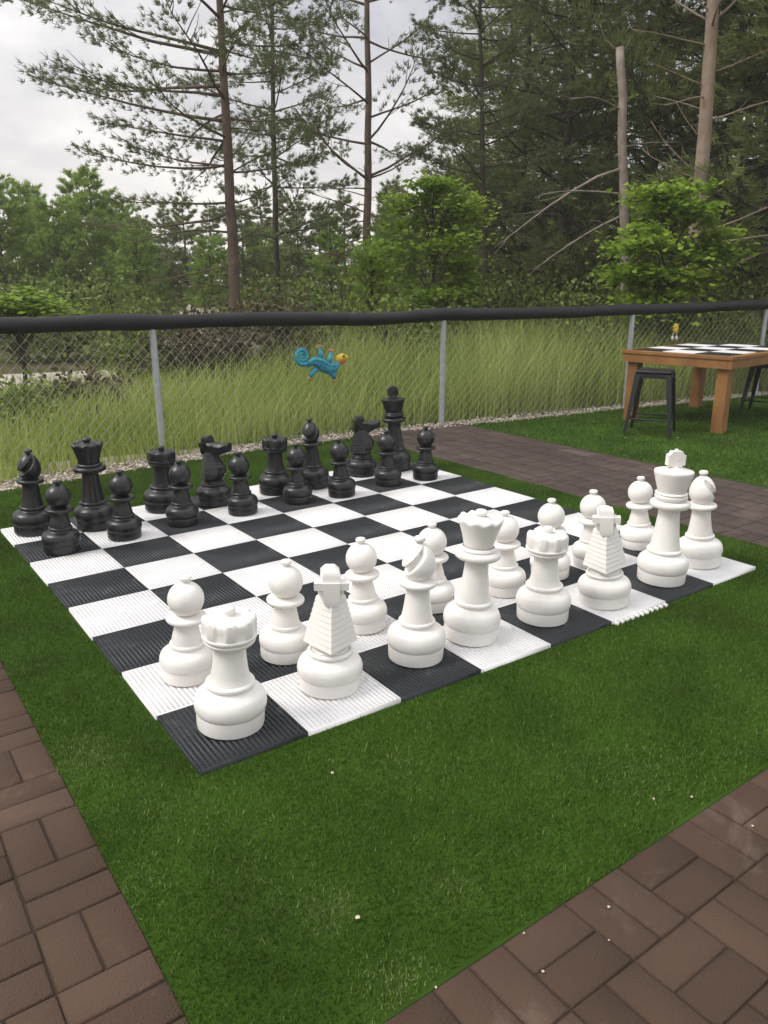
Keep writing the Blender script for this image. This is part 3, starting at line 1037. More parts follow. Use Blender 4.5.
def stool(loc, rz, lab, hh=0.61):
    r = tag(empty('bar_stool', loc, rz), lab, 'stool', 'black metal stools at the timber table')
    bm = bmesh.new()
    box(bm, -.172, .172, -.172, .172, hh - .03, hh)
    bevel(bm, .012, 3)
    from_bm('seat', bm, M['metal_black'], r, smooth=True, angle=40)
    bm = bmesh.new()
    for s in (-1, 1):
        box(bm, -.160, .160, s * .163 - .006, s * .163 + .006, hh - .075, hh - .032)
        box(bm, s * .163 - .006, s * .163 + .006, -.156, .156, hh - .075, hh - .032)
    from_bm('seat_skirt', bm, M['metal_black'], r)
    for sx_ in (-1, 1):
        for sy_ in (-1, 1):
            bm = bmesh.new()
            top_, bot = .148, .222
            loft(bm, [[(sx_ * bot + a * .014, sy_ * bot + b * .014, 0.01) for a, b in ((-1, -1), (1, -1), (1, 1), (-1, 1))],
                      [(sx_ * top_ + a * .027, sy_ * top_ + b * .027, hh - .033) for a, b in ((-1, -1), (1, -1), (1, 1), (-1, 1))]])
            lg = from_bm('leg', bm, M['metal_black'], r)
            bm = bmesh.new()
            box(bm, sx_ * bot - .018, sx_ * bot + .018, sy_ * bot - .018, sy_ * bot + .018, 0, .0095)
            from_bm('foot_pad', bm, M['metal_black'], lg)
    bm = bmesh.new()
    q = .195
    for a, b in (((-q, -q), (q, -q)), ((q, -q), (q, q)), ((q, q), (-q, q)), ((-q, q), (-q, -q))):
        tube(bm, [(*a, .17), (*b, .17)], .008, 6)
    from_bm('footrest', bm, M['metal_black'], r)
    return r


sc = [gp(*q)[:2] for q in ((621, 434), (658, 436), (677, 433), (641, 427))]
cxy = np.mean(sc, 0) + np.array([0.05, 0.03])
stool((cxy[0], cxy[1], -0.02), RAD(28), 'black metal stool tucked under the near end of the timber table', 0.66)
q2 = gp(757, 415)[:2] + np.array([0.25, 0.05])
stool((q2[0], q2[1], -0.02), RAD(15), 'black metal stool cut by the photo edge, behind the timber table', 0.63)

# ------------------------------------------------------------------ ornaments hung on the fence
oc = fence_hit(319, 362)
lz = tag(empty('lizard_ornament', (oc[0], oc[1], oc[2])), 'blue and teal mosaic lizard with curled tail hung on the fence wire', 'garden ornament')
lz.rotation_euler = (0, 0, math.atan2(FD.y, FD.x))
# local: x along the fence, z up, y towards the viewer negative; 1 px is about u metres here
u_ = float(np.linalg.norm(oc - CAM) * 1.0 / F_PX) * 1.06


def lp(px, py, y=-.03):
    return ((px - 319) * u_, y, -(py - 360) * u_)


bm = bmesh.new()
bp = [lp(*q) for q in ((305, 362.5), (309, 360), (314, 359), (319, 361), (323, 364), (328, 366.5), (333, 366), (336, 362), (337.5, 359))]
tube(bm, bp, [.022, .034, .046, .058, .064, .058, .046, .036, .028], 12)
body = from_bm('body', bm, M['mosaic_blue'], lz, smooth=True)
bm = bmesh.new()
tube(bm, [(p[0], p[1] - r_ * .75, p[2] + r_ * .55) for p, r_ in zip(bp[:7], [.022, .034, .046, .058, .064, .058, .046])], [.008, .016, .02, .022, .022, .019, .012], 8)
from_bm('back_stripe', bm, M['mosaic_teal'], lz, smooth=True)
bm = bmesh.new()
sp, sr = [], []
for k in range(46):
    a = RAD(-60) - k * RAD(17.5)
    rr = 7.6 * (1 - k / 52)
    sp.append(lp(301.6 + rr * .92 * math.cos(a) * .92, 353.8 - rr * math.sin(a)))
    sr.append(.025 * (1 - k / 80))
tube(bm, [lp(307.5, 361.5)] + sp, [.02] + sr, 10)
from_bm('tail', bm, M['mosaic_teal'], lz, smooth=True)
for base_, knee, foot, m_ in (((319, 357), (320, 352), (318.5, 347), 'mosaic_teal'), ((327, 361), (329, 357), (330.5, 351), 'mosaic_teal'), ((315, 366), (311, 369), (309, 373.5), 'mosaic_teal'), ((329, 369), (332, 373), (333, 376), 'mosaic_blue')):
    bm = bmesh.new()
    tube(bm, [lp(*base_), lp(*knee), lp(*foot)], [.036, .026, .016], 8)
    lg = from_bm('leg', bm, M[m_], lz, smooth=True)
    bm = bmesh.new()
    dx, dy = foot[0] - knee[0], foot[1] - knee[1]
    a0 = math.atan2(dy, dx)
    for da in (-60, -20, 20, 60):
        a = a0 + RAD(da)
        tube(bm, [lp(*foot), lp(foot[0] + 3.0 * math.cos(a), foot[1] + 3.0 * math.sin(a))], [.009, .013], 6)
    from_bm('toes', bm, M['mosaic_orange'], lg, smooth=True)
bm = bmesh.new()
tube(bm, [lp(335.5, 360.5, -.04), lp(337.5, 357.5, -.04), lp(341, 356, -.04), lp(344.5, 356.5, -.04), lp(347.5, 357, -.04)], [.022, .04, .038, .026, .010], 12)
hd = from_bm('head', bm, M['mosaic_yellow'], lz, smooth=True)
bm = bmesh.new()
tube(bm, [lp(337, 361, -.045), lp(341, 361.5, -.045), lp(345, 360, -.045)], [.014, .016, .008], 8)
from_bm('jaw', bm, M['mosaic_red'], hd, smooth=True)
bm = bmesh.new()
bmesh.ops.create_uvsphere(bm, u_segments=10, v_segments=8, radius=.012, matrix=Matrix.Translation(lp(341, 355, -.078)))
from_bm('eye', bm, M['eye'], hd, smooth=True)

oc = fence_hit(672, 331)
fl = tag(empty('flower_ornament', tuple(oc)), 'small yellow and white ornament on the fence above the timber table', 'garden ornament')
fl.rotation_euler = (0, 0, math.atan2(FD.y, FD.x))
k_ = float(np.linalg.norm(oc - CAM)) / F_PX
bm = bmesh.new()
for a in range(7):
    aa = a * 2 * math.pi / 7
    tube(bm, [(0, -.05, 2.5 * k_), (2.6 * k_ * math.cos(aa), -.055, 2.5 * k_ + 4.2 * k_ * math.sin(aa))], [.012, .022], 8)
from_bm('bloom', bm, M['mosaic_yellow'], fl, smooth=True)
bm = bmesh.new()
for sx_ in (-1, 1):
    bmesh.ops.create_uvsphere(bm, u_segments=10, v_segments=8, radius=.02, matrix=Matrix.Translation((sx_ * 2.6 * k_, -.05, -6 * k_)) @ Matrix.Diagonal((1, .6, 1.5, 1)))
    tube(bm, [(sx_ * 2.6 * k_, -.05, -4 * k_), (sx_ * 1.0 * k_, -.05, 0)], .005, 6)
from_bm('bell', bm, M['sq_white'], fl, smooth=True)

# ------------------------------------------------------------------ foliage builders
def rdir(rg, n):
    v = rg.normal(size=(n, 3))
    return v / np.linalg.norm(v, axis=1, keepdims=True)


def needles(rg, C, D, n_per, ln, wd, spread=0.75, up=0.25):
    """tufts of thin needles at points C pointing along D"""
    C = np.repeat(C, n_per, 0)
    D = np.repeat(D, n_per, 0)
    n = len(C)
    d = D + spread * rdir(rg, n) + np.array([0, 0, up])
    d /= np.linalg.norm(d, axis=1, keepdims=True)
    s = np.cross(d, rdir(rg, n))
    s /= np.linalg.norm(s, axis=1, keepdims=True) + 1e-9
    l_ = ln * rg.uniform(.6, 1.2, (n, 1))
    c0 = C + rdir(rg, n) * ln * .18
    V = np.empty((n, 3, 3))
    V[:, 0] = c0 - s * wd * .5
    V[:, 1] = c0 + s * wd * .5
    V[:, 2] = c0 + d * l_
    return V


def tri_mesh(name, V, tint):
    n = len(V)
    return np_mesh(name, V.reshape(-1, 3), np.arange(3 * n).reshape(-1, 3), tint)


LEAF = np.array([(0, 0), (.30, .10), (.52, .42), (.30, .50), (.22, .80), (0, 1.05), (-.22, .80), (-.30, .50), (-.52, .42), (-.30, .10)])
DIAM = np.array([(0, 0), (.3, .45), (0, 1.0), (-.3, .45)])


def leaves(rg, C, size, shape, flat=0.5):
    """leaf blades; flat 1 = horizontal sprays, 0 = any direction"""
    n = len(C)
    nrm = rdir(rg, n) * (1 - flat) + np.array([0, 0, 1.0]) * flat
    nrm /= np.linalg.norm(nrm, axis=1, keepdims=True)
    u = np.cross(nrm, rdir(rg, n))
    u /= np.linalg.norm(u, axis=1, keepdims=True) + 1e-9
    v = np.cross(nrm, u)
    s = size * rg.uniform(.6, 1.25, (n, 1, 1))
    return C[:, None] + s * (shape[None, :, :1] * u[:, None] + (shape[None, :, 1:] - .5) * v[:, None])


def poly_mesh(name, V, tint):
    n, k, _ = V.shape
    return np_mesh(name, V.reshape(-1, 3), np.arange(n * k).reshape(-1, k), tint)


def branch_pts(rg, o, az, L_, el0, curl, n=6, wob=.05):
    p = np.array(o, float)
    out = [p.copy()]
    a, e = az, el0
    for i in range(n):
        a += rg.normal(0, wob * 2)
        e += curl / n + rg.normal(0, wob)
        p = p + (L_ / n) * np.array([math.cos(a) * math.cos(e), math.sin(a) * math.cos(e), math.sin(e)])
        out.append(p.copy())
    return out


def sub_sprays(rg, pts, L_, n, width, start=.35):
    """points and directions of side twigs on a limb"""
    P_ = np.array(pts)
    t = start + (1 - start) * rg.random(n) ** .8
    f = t * (len(P_) - 1)
    i = np.minimum(f.astype(int), len(P_) - 2)
    fr = (f - i)[:, None]
    c = P_[i] * (1 - fr) + P_[i + 1] * fr
    d = P_[i + 1] - P_[i]
    d /= np.linalg.norm(d, axis=1, keepdims=True)
    side = np.cross(d, [0, 0, 1.0])
    side /= np.linalg.norm(side, axis=1, keepdims=True) + 1e-9
    sg = rg.uniform(-1, 1, (n, 1))
    off = width * L_ * (1.05 - .55 * t[:, None]) * sg
    c = c + side * off + d * np.abs(off) * .5 + np.array([0, 0, 1.0]) * rg.normal(0, .045 * L_ ** .5, (n, 1))
    dd = d * .7 + side * sg
    dd /= np.linalg.norm(dd, axis=1, keepdims=True)
    return c, dd


def tilt_tint(rg, z, lo=0.0, amp=.35):
    return np.clip(rg.beta(2.2, 2.2, len(z)) + rg.normal(0, .05, len(z)), 0, 1)


def trunk_pts_world(pxs, dist):
    """trunk axis through picture points, all at one horizontal distance; last point is put on the ground"""
    return [pt(px, py, dist) for px, py in pxs]


def put_tree(name, label, cat, group, axis, r0, bark, limb_specs, needle, seed, ln, wd, per, crown=True, r_top=.35, stubs=0):
    """axis: world points from ground to top; limb_specs: list of (height, azimuth, length, elevation, curl, sprays, width)"""
    rg = np.random.default_rng(seed)
    org = np.array([axis[0][0], axis[0][1], ZG])
    root = tag(empty(name, tuple(org)), label, cat, group)
    A = [np.array(a) - org for a in axis]
    zs = np.array([a[2] for a in A])
    xs_ = np.array([a[0] for a in A]); ys_ = np.array([a[1] for a in A])
    H = zs[-1]
    zz_ = np.linspace(-.05, H, 16)
    wob = np.cumsum(rg.normal(0, .012, (16, 2)), 0)
    pts = [(np.interp(z, zs, xs_) + wb[0], np.interp(z, zs, ys_) + wb[1], z) for z, wb in zip(zz_, wob)]
    ax = lambda z: np.array([np.interp(z, zz_, [p[0] for p in pts]), np.interp(z, zz_, [p[1] for p in pts]), z])
    rad = [r0 * (1.25 if i == 0 else 1) * (1 - (1 - r_top) * (z / H)) for i, z in enumerate(zz_)]
    bm = bmesh.new()
    tube(bm, pts, rad, 12)
    Cs, Ds = [], []
    for (h, az, L_, el, curl, ns, wid) in limb_specs:
        if h > H: continue
        bp_ = branch_pts(rg, ax(h), az, L_, el, curl)
        rr = max(.006, min(r0 * .3, .0085 * L_ + .005))
        tube(bm, bp_, list(np.linspace(rr, .004, len(bp_))), 5)
        # side twigs
        for k in range(int(2 + L_ * 1.6)):
            t = rg.uniform(.3, .95)
            f = t * (len(bp_) - 1); i = min(int(f), len(bp_) - 2)
            o = np.array(bp_[i]) + (np.array(bp_[i + 1]) - np.array(bp_[i])) * (f - i)
            tw_ = branch_pts(rg, o, az + rg.choice([-1, 1]) * rg.uniform(.5, 1.1), L_ * rg.uniform(.12, .3), el + curl * t, .3, 3)
            tube(bm, tw_, list(np.linspace(max(.003, rr * .35), .0025, 4)), 4, cap=False)
        if ns > 0:
            c, d = sub_sprays(rg, bp_, L_, ns, wid)
            Cs.append(c); Ds.append(d)
    from_bm('trunk', bm, bark, root, smooth=True)
    if Cs:
        C_, D_ = np.vstack(Cs), np.vstack(Ds)
        V_ = needles(rg, C_, D_, per, ln, wd)
        base_t = np.repeat(np.clip(rg.beta(2, 2, len(C_)), 0, 1), per)
        t_ = np.clip(base_t * .7 + .3 * rg.random(len(V_)), 0, 1)
        link('crown', tri_mesh('crown', V_, t_), needle, root)
    return root


def ground_axis(pxs, dist):
    """extend the line of sight-picked trunk down to the ground"""
    pts = trunk_pts_world(pxs, dist)
    a, b = pts[0], pts[1]
    t = (ZG - a[2]) / (b[2] - a[2])
    return [a + (b - a) * t] + pts


def whorls(rg, z0, z1, step, L_of, el, curl, ns_of, wid, side=None, n=(3, 5)):
    out = []
    z = z0
    while z < z1:
        k = rg.integers(*n)
        a0 = rg.uniform(0, 6.28)
        for i in range(k):
            az = a0 + i * 6.283 / k + rg.normal(0, .25)
            L_ = L_of(z, az) * rg.uniform(.7, 1.15)
            if L_ < .15: continue
            out.append((z + rg.normal(0, .08), az, L_, el(z) + rg.normal(0, .2), curl, int(ns_of(L_)), wid))
        z += step * rg.uniform(.75, 1.25)
    return out


VIEW_AZ = math.atan2(R[2][1], R[2][0])
LEFT_AZ = VIEW_AZ + math.pi / 2


def toward(az, d, k):                              # limbs longer on one side of the trunk
    return 1 + k * math.cos(az - d)


# ------------------------------------------------------------------ the tall pines
rg = np.random.default_rng(21)
GP = 'tall pines beyond the fence'
# 1: leaning-limbed pine, long limbs to the left
D1 = 13.0
axis = ground_axis([(234, 310), (227, 200), (220, 90), (214, -10), (209, -110)], D1)
H1 = axis[-1][2]
def zpx(py, d): return float(pt(300, py, d)[2])
sp = whorls(rg, zpx(200, D1), zpx(-90, D1), .42, lambda z, az: (2.1 - .15 * max(0, z - 4.2)) * toward(az, LEFT_AZ, .32), lambda z: .04 + .03 * (z - 4), .22, lambda l: 10 + l * 34, .24)
for h, l in ((zpx(120, D1), 2.9), (zpx(85, D1), 3.1), (zpx(55, D1), 3.0), (zpx(95, D1), 2.4), (zpx(140, D1), 2.1), (zpx(165, D1), 1.9)):
    sp.append((h, LEFT_AZ + rg.normal(0, .25), l, .12, .12, int(20 + l * 34), .25))
dead = [(zpx(y, D1), LEFT_AZ + a, l, e, c, 0, .2) for y, a, l, e, c in ((230, .1, 1.7, .15, -.5), (262, -.2, 1.5, -.1, -.3), (285, .2, 1.3, .2, -.3), (240, 3.0, 1.1, .3, 0), (215, 2.9, .9, .2, .1), (262, 3.3, .8, .3, .2))]
put_tree('pine_tree', 'tall reddish trunked pine with long limbs reaching left, behind the first fence post', 'tree', GP, axis, .105, M['bark_pine'], sp + dead, M['needle_pine'], 31, .10, .012, 11)
# 2: thinner, darker pine further back
D2 = 19
axis = ground_axis([(277, 305), (275, 200), (272, 60), (271, -70)], D2)
sp = whorls(rg, zpx(235, D2), zpx(-60, D2), .5, lambda z, az: 2.0 - .10 * max(0, z - 4), lambda z: .1, .3, lambda l: 12 + l * 36, .26)
put_tree('pine_tree', 'slender dark pine half hidden just right of the reddish trunk', 'tree', GP, axis, .085, M['bark_dark'], sp, M['needle_pine'], 32, .13, .016, 11)
# 3: straight pine in the middle
D3 = 14.5
axis = ground_axis([(366, 310), (367, 200), (368, 80), (366, -20), (365, -110)], D3)
sp = whorls(rg, zpx(175, D3), zpx(-100, D3), .5, lambda z, az: 2.1 - .06 * max(0, z - 4), lambda z: .16, .25, lambda l: 9 + l * 26, .26)
dead = [(zpx(y, D3), rg.uniform(0, 6.28), rg.uniform(.5, 1.3), rg.uniform(-.2, .4), -.2, 0, .2) for y in np.linspace(290, 170, 16)]
put_tree('pine_tree', 'straight open crowned pine standing behind the middle of the fence', 'tree', GP, axis, .09, M['bark_pine'], sp + dead, M['needle_pine'], 33, .11, .013, 11)
# 4: thin pine before the dark wood
D4 = 15
axis = ground_axis([(485, 305), (480, 180), (477, 60), (476, -90)], D4)
sp = whorls(rg, zpx(215, D4), zpx(-80, D4), .4, lambda z, az: 1.45 - .05 * max(0, z - 4), lambda z: .1, .3, lambda l: 12 + l * 32, .28)
put_tree('pine_tree', 'thin stemmed pine at the edge of the dark wood', 'tree', GP, axis, .06, M['bark_dark'], sp, M['needle_pine'], 34, .11, .014, 11)
# 5: broken snag
D5 = 13.5
axis = ground_axis([(626, 305), (622, 190), (618, 100), (616, 48)], D5)
sp = [(zpx(y, D5), az, l, e, c, 0, .2) for y, az, l, e, c in ((57, LEFT_AZ, .5, .35, .4), (60, LEFT_AZ + 3, .25, .8, .2), (115, LEFT_AZ + .4, 1.0, .5, -.6), (170, LEFT_AZ, 2.5, -.25, -.55), (195, LEFT_AZ + .3, 1.6, .1, -.5),
                                                             (150, LEFT_AZ + 3.3, 1.0, .3, -.2), (215, LEFT_AZ, 1.9, -.3, -.4), (250, LEFT_AZ + 3.0, 1.2, .2, -.3), (235, LEFT_AZ + .6, 1.1, .4, -.4))]
put_tree('dead_snag', 'bare broken topped dead trunk in front of the dark wood', 'tree', None, axis, .085, M['deadwood'], sp, None, 35, .2, .02, 8, r_top=.72)
# 6: pale thick pine at the right
D6 = 13.2
axis = ground_axis([(691, 330), (696, 220), (705, 90), (711, -10), (716, -110)], D6)
sp = [(zpx(y, D6), az, l, e, c, 0, .2) for y, az, l, e, c in
      ((12, LEFT_AZ, 1.6, .1, -.1), (30, LEFT_AZ + .2, 1.0, .5, .2), (20, LEFT_AZ + 3.2, 1.4, .5, .1), (98, LEFT_AZ, 1.0, .35, -.1), (108, LEFT_AZ + .5, .9, .1, -.3), (120, LEFT_AZ - .4, .8, .3, -.2), (150, LEFT_AZ, .7, .8, .1),
       (180, LEFT_AZ + .1, 1.1, .5, .3), (185, LEFT_AZ - .5, 1.0, .4, .2), (200, LEFT_AZ + .7, .9, .3, .2), (85, LEFT_AZ + 3, .9, .3, .1), (130, LEFT_AZ + 2.8, 1.2, .1, .3), (235, LEFT_AZ + 3.1, 1.9, .25, .2), (248, LEFT_AZ + 2.9, 2.0, .15, .15), (275, LEFT_AZ + 3.2, 1.6, .2, .1), (60, LEFT_AZ + .2, 1.2, .2, -.2))]
sp += whorls(rg, zpx(40, D6), zpx(-100, D6), .5, lambda z, az: 1.6, lambda z: .15, .2, lambda l: 4 + l * 9, .24)
put_tree('pine_tree', 'thick pale barked pine with bare dead side limbs, behind the timber table', 'tree', GP, axis, .125, M['bark_pale'], sp, M['needle_dark'], 36, .14, .018, 16, r_top=.6)


# ------------------------------------------------------------------ mass of the wood: a few kinds, each copied
def wood_tree(name, H, z0, Lb, step, el, curl, needle, bark, seed, ln, wd, per, dens, wid=.3, taper=.75, r0=.11):
    rg = np.random.default_rng(seed)
    sp = whorls(rg, z0, H * .985, step, lambda z, az: Lb * (1 - taper * ((z - z0) / (H - z0)) ** 1.25), lambda z: el, curl, lambda l: 5 + l * dens, wid, n=(4, 7))
    ax = [np.array((0, 0, ZG)), np.array((.05, .02, H * .5)), np.array((0, .05, H))]
    return put_tree(name, None, None, None, ax, r0, bark, sp, needle, seed, ln, wd, per, r_top=.12)


KINDS = {
    'dark_a': wood_tree('hemlock_tree', 10.5, .7, 2.5, .34, -.05, .15, M['needle_dark'], M['bark_dark'], 51, .17, .022, 9, 16, .32, .72),
    'dark_b': wood_tree('hemlock_tree', 9.5, 1.1, 2.9, .40, .05, .2, M['needle_dark'], M['bark_dark'], 52, .18, .024, 9, 15, .34, .6),
    'mid_a': wood_tree('spruce_tree', 6.0, .4, 1.5, .24, .25, .3, M['needle_dark'], M['bark_dark'], 53, .16, .022, 9, 24, .34, .9, .07),
    'light_a': wood_tree('young_pine', 6.0, .3, 1.7, .25, .35, .35, M['needle_light'], M['bark_dark'], 54, .18, .03, 9, 18, .36, .85, .07),
    'light_b': wood_tree('young_pine', 5.4, .3, 1.9, .27, .45, .3, M['needle_light'], M['bark_dark'], 55, .17, .034, 9, 18, .38, .7, .07),
}
LAB = {'dark_a': ('dark evergreen with dense drooping limbs in the wood beyond the fence', 'evergreens of the dark wood'),
       'dark_b': ('broad shadowy evergreen with level limbs in the wood beyond the fence', 'broad evergreens of the dark wood'),
       'mid_a': ('pointed dark green spruce in the tree line left of the dark wood', 'pointed spruces of the tree line'),
       'light_a': ('pale green pointed young pine in the tree line at the left', 'pale young pines at the left'),
       'light_b': ('pale green bushy young pine in the tree line at the left', 'bushy pale pines at the left')}
NOM_H = {'dark_a': 10.5, 'dark_b': 9.5, 'mid_a': 6.0, 'light_a': 6.0, 'light_b': 5.4}
used = set()
rt = random.Random(4)


def plant(kind, px, dist, top_py=None, s=None, sw=1.0):
    o = KINDS[kind]
    if kind in used: o = copy_tree(o)
    used.add(kind)
    p = at(px, dist, ZG)
    if s is None:
        s = (pt(px, top_py, dist)[2] - ZG) / NOM_H[kind]
    o.location = tuple(p)
    o.rotation_euler = (0, 0, rt.uniform(0, 6.28))
    o.scale = (s * sw, s * sw, s)
    tag(o, LAB[kind][0], 'tree', LAB[kind][1])
    return o


# right: dark wall
for kind, px, d, s in (('dark_a', 520, 19, 1.0), ('dark_b', 560, 17, 1.05), ('dark_a', 600, 21, 1.15), ('dark_b', 645, 17.5, 1.1), ('dark_b', 715, 16.5, 1.1),
                       ('dark_a', 750, 18.5, 1.15), ('dark_b', 795, 15.5, 1.1), ('dark_a', 830, 19, 1.2), ('dark_b', 500, 24, 1.0), ('dark_a', 545, 26, 1.15), ('dark_a', 635, 28, 1.3),
                       ('dark_a', 730, 26, 1.3), ('dark_a', 880, 20, 1.2), ('dark_b', 860, 15, 1.1)):
    plant(kind, px, d, s=s)
# middle: lower dark line
for kind, px, d, top in (('mid_a', 150, 30, 215), ('mid_a', 186, 27, 192), ('mid_a', 212, 33, 205), ('mid_a', 243, 26, 200), ('mid_a', 262, 31, 186), ('mid_a', 300, 25, 196), ('mid_a', 322, 30, 205),
                         ('mid_a', 345, 24, 190), ('mid_a', 385, 27, 182), ('mid_a', 405, 22, 190), ('mid_a', 428, 26, 170), ('mid_a', 452, 21, 160), ('mid_a', 470, 26, 140), ('mid_a', 285, 36, 190), ('mid_a', 170, 38, 205), ('mid_a', 395, 34, 175),
                         ('light_a', 100, 27, 168), ('light_a', 84, 30, 172), ('light_b', 60, 26, 200), ('light_a', 30, 30, 182), ('light_b', 8, 27, 178), ('light_a', -25, 29, 175), ('light_b', 125, 30, 205), ('light_b', -50, 26, 190),
                         ('light_b', 210, 24, 238), ('light_a', 330, 22, 215), ('light_b', 140, 25, 225), ('light_a', 46, 36, 185), ('light_a', 118, 36, 190), ('light_b', 265, 28, 228), ('light_b', 395, 19, 215)):
    plant(kind, px, d, top_py=top, sw=1.15)
# right: understory evergreens closing the gaps below the wall
for px, d, top in ((505, 20, 150), (540, 21, 170), (580, 19, 180), (615, 20, 190), (660, 19, 170), (700, 20, 180), (745, 19, 170), (780, 18, 160), (480, 23, 165)):
    plant('mid_a', px, d, top_py=top, sw=1.3)


# ------------------------------------------------------------------ maples and shrubs
def bush(name, label, cat, group, px, dist, z_lo, z_hi, width, n, m, shape, size, flat, seed, layers=9, bark='bark_dark', depth=.8, clump=.3):
    rg = np.random.default_rng(seed)
    p = at(px, dist, ZG)
    root = tag(empty(name, tuple(p)), label, cat, group)
    bm = bmesh.new()
    Cs = []
    nb = layers * 5
    for k in range(nb):
        t = rg.random()
        z = z_lo + (z_hi - z_lo) * t
        prof = math.sin(math.pi * min(1, .12 + .88 * (1 - t) ** .8)) ** .6 * (1 - .35 * t)
        r = width * prof * math.sqrt(rg.uniform(.12, 1))
        a = rg.uniform(0, 6.283)
        c = np.array([r * math.cos(a), r * math.sin(a) * depth, z - .10 * r])
        k2 = max(3, int(n / nb * rg.uniform(.5, 1.5)))
        q = rg.normal(0, 1, (k2, 3)) * np.array([clump, clump, clump * (.28 if flat > .4 else .7)]) * rg.uniform(.6, 1.2)
        Cs.append(c + q)
        o = np.array([0, 0, max(.1, z - r * .9)])
        mid = (o + c) / 2 + np.array([0, 0, .1 * r])
        tube(bm, [o * np.array([1, 1, .9]), mid, c], [.014, .009, .004], 5, cap=False)
    tube(bm, [(0, 0, -.05), (.03, 0, z_hi * .5), (0, .03, z_hi * .92)], [.035, .025, .008], 7)
    from_bm('stem', bm, M[bark], root, smooth=True)
    C_ = np.vstack(Cs)
    C_[:, 2] = np.maximum(C_[:, 2], .03)
    V_ = leaves(rg, C_, size, shape, flat)
    tt_ = np.concatenate([np.full(len(c), rg.uniform(.1, .75)) for c in Cs])
    t_ = np.clip(tt_ + rg.normal(0, .16, len(C_)), 0, 1)
    link('crown', poly_mesh('crown', V_, t_), m, root)
    return root


def zof(py, d): return float(pt(384, py, d)[2]) - ZG


bush('maple_sapling', 'bright green young maple in front of the straight middle pine', 'tree', 'young maples', 432, 12.5, .9, zof(182, 12.5), 1.05, 7000, M['maple'], LEAF, .082, .62, 71, 9, clump=.21)
bush('maple_sapling', 'bright green spreading maple beside the thick pale pine', 'tree', 'young maples', 668, 12.0, .9, zof(192, 12.0), .98, 8000, M['maple'], LEAF, .082, .6, 72, 10, clump=.21)
bush('maple_sapling', 'low bright green maple shoots at the photo\'s left edge above the fence', 'tree', 'young maples', 12, 12.2, .95, zof(288, 12.2), .8, 1700, M['maple'], LEAF, .09, .7, 73, 7, clump=.18)
bush('maple_sapling', 'little maple shoots climbing at the foot of the straight middle pine', 'tree', 'young maples', 371, 13.8, .9, zof(245, 13.8), .38, 700, M['maple'], LEAF, .085, .4, 74, 6, clump=.15)
for i, (px, d, zt, wd_, mm, lab) in enumerate((
        (15, 9.4, .36, .8, 'shrub', 'leafy green shrub behind the fence at the far left'),
        (86, 9.6, .42, .6, 'shrub_brown', 'brownish shrub behind the fence, left of the first post'),
        (140, 11.0, 1.15, .75, 'shrub', 'mid green shrub right behind the first post\'s left side'),
        (190, 10.6, 1.2, 1.0, 'shrub_brown', 'dry brown shrub below the reddish pine trunk'),
        (235, 11.5, 1.3, 1.1, 'shrub_brown', 'tall dry brown shrub at the foot of the reddish pine'),
        (285, 11.0, 1.3, 1.0, 'shrub_brown', 'dark twiggy shrub behind the curled tail of the lizard'),
        (330, 11.5, 1.35, 1.0, 'shrub', 'green shrub behind the lizard\'s head'),
        (385, 11.0, 1.35, 1.0, 'shrub', 'yellowish green shrub between lizard and middle post'),
        (440, 12.0, 1.35, 1.0, 'shrub', 'dense shrub behind the middle fence post'),
        (500, 12.5, 1.5, 1.2, 'shrub', 'shrub right of the middle fence post, under the dark wood'),
        (560, 12.5, 1.4, 1.2, 'shrub', 'loose shrub behind the tall grass, midway to the table'),
        (605, 13.0, 1.5, 1.2, 'shrub', 'shrub at the foot of the dead snag'),
        (655, 13.0, 1.5, 1.1, 'shrub', 'green shrub behind the table\'s left half'),
        (715, 13.2, 1.5, 1.2, 'shrub', 'green shrub behind the table\'s right half'),
        (770, 13.5, 1.5, 1.3, 'shrub', 'shrub behind the fence at the right photo edge'))):
    bush('shrub', lab, 'shrub', 'shrubs behind the fence', px, d, .15, zt, wd_, 1500, M[mm], DIAM, .085, .15, 80 + i, 8, clump=.2)
for i, (px, d, zt) in enumerate(((110, 19, 1.6), (60, 18, 1.5), (285, 16, 1.7), (340, 17, 1.8), (410, 16, 1.7), (470, 17, 1.9), (520, 16, 1.9), (575, 16, 2.0), (640, 16, 2.0), (690, 16, 2.0), (750, 16, 2.0), (10, 18, 1.6))):
    bush('shrub', 'dark undergrowth shrub between the trunks at the wood\'s edge', 'shrub', 'undergrowth shrubs at the edge of the wood', px, d, .15, zt, 1.5, 1500, M['shrub'], DIAM, .11, .15, 120 + i, 9, clump=.26)


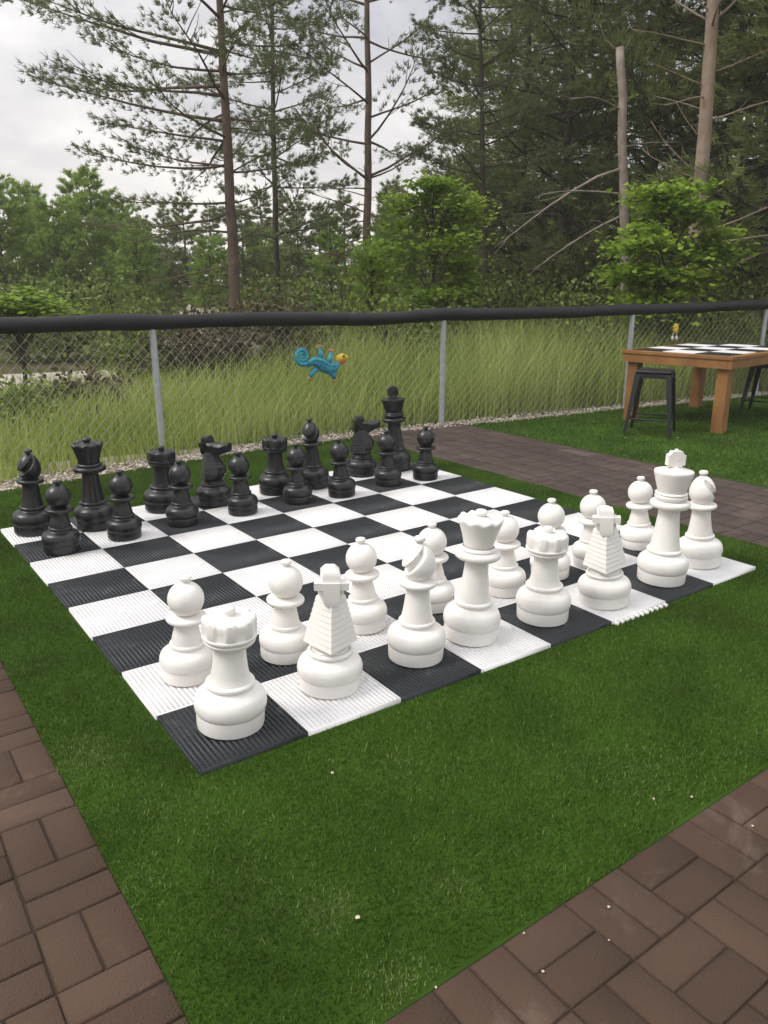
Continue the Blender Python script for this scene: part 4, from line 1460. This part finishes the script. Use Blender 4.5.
# tall grass right behind the fence
def tall_grass(name, n, seed):
    rg = np.random.default_rng(seed)
    x = rg.uniform(-2.5, 14.5, n)
    off = -.62 + rg.random(n) ** 1.15 * 4.8
    cl = .5 + .5 * np.sin(x * 2.1 + np.sin(x * .7 + off) * 2) * np.sin(off * 2.3 + x * .6)
    by_ = fence_y(x) + FN.y * off
    keep = (rg.random(n) < .45 + .55 * cl) & (by_ > np.array([edge_y(a) for a in x]) + .28) & (np.abs(off) > .05)
    x, off, cl = x[keep], off[keep], cl[keep]
    n = len(x)
    b = np.c_[x + FN.x * off, fence_y(x) + FN.y * off, np.full(n, ZG - .02)]
    right = np.clip((x - 2) / 6, 0, 1)
    h = (.42 + .18 * right + .16 * cl) * np.clip(.52 + x * .15, .45, 1.22) * rg.uniform(.55, 1.3, n) * np.clip(.72 + off * .32, .35, 1.1)
    az = rg.uniform(0, 6.283, n)
    ln = rg.uniform(.05, .5, n)
    fa = rg.uniform(0, 3.14, n)
    ww = rg.uniform(.003, .007, n)
    wv = np.c_[np.cos(fa), np.sin(fa), np.zeros(n)] * ww[:, None]
    dv = np.c_[np.cos(az), np.sin(az), np.zeros(n)]
    m1 = b + dv * (h * ln * .22)[:, None] + np.c_[np.zeros(n), np.zeros(n), h * .55]
    tp = b + dv * (h * ln)[:, None] + np.c_[np.zeros(n), np.zeros(n), h]
    V_ = np.empty((n, 6, 3))
    V_[:, 0], V_[:, 1], V_[:, 2], V_[:, 3] = b - wv, b + wv, m1 + wv * .8, m1 - wv * .8
    V_[:, 4], V_[:, 5] = tp + wv * .2, tp - wv * .2
    i = np.arange(n)[:, None] * 6
    Fc = np.concatenate([i + np.array([[0, 1, 2, 3]]), i + np.array([[3, 2, 4, 5]])], 1).reshape(-1, 4)
    t = np.clip(.5 * cl + rg.normal(.25, .2, n), 0, 1)
    return tag(link(name, np_mesh(name, V_.reshape(-1, 3), Fc, np.repeat(t, 2)), M['tall_grass']), kind='stuff')


tall_grass('tall_grass', 75000, 9)

# ------------------------------------------------------------------ specks of litter on lawn and paving
rl = random.Random(5)
for px, py, s in ((332, 771, 1), (358, 915, 1.3), (543, 969, 1.2), (436, 985, 1.0), (524, 931, .8), (595, 577, .0), (678, 437, 1.6), (625, 437, 1.4), (594, 421, 1.4), (692, 795, .9), (654, 797, .8), (609, 905, .8), (609, 938, .8), (753, 824, .8)):
    if s <= 0: continue
    q = gp(px, py)
    bm = bmesh.new()
    bmesh.ops.create_icosphere(bm, subdivisions=1, radius=(.0052 if py < 930 else .0034) * s)
    for v in bm.verts: v.co = Vector((v.co.x * rl.uniform(.7, 1.3), v.co.y * rl.uniform(.7, 1.3), v.co.z * .6))
    o = from_bm('litter_speck', bm, M['litter'])
    o.location = (q[0], q[1], -0.006)
    tag(o, 'tiny pale speck of litter on the turf or paving', 'litter', 'pale litter specks')

# ------------------------------------------------------------------ thin haze volume: soft veil over far trees, added to lift the darks
bm = bmesh.new()
box(bm, -45, 75, -12, 85, -1.2, 16)
hz = bpy.data.materials.new('haze_lift')
hz.use_nodes = True
hz.node_tree.nodes.clear()
pv = hz.node_tree.nodes.new('ShaderNodeVolumePrincipled')
pv.inputs['Color'].default_value = (0.95, 0.93, 0.89, 1)
pv.inputs['Density'].default_value = 0.0016
ho = hz.node_tree.nodes.new('ShaderNodeOutputMaterial')
hz.node_tree.links.new(pv.outputs[0], ho.inputs['Volume'])
tag(from_bm('haze', bm, hz), kind='stuff')
SC.cycles.volume_bounces = 1
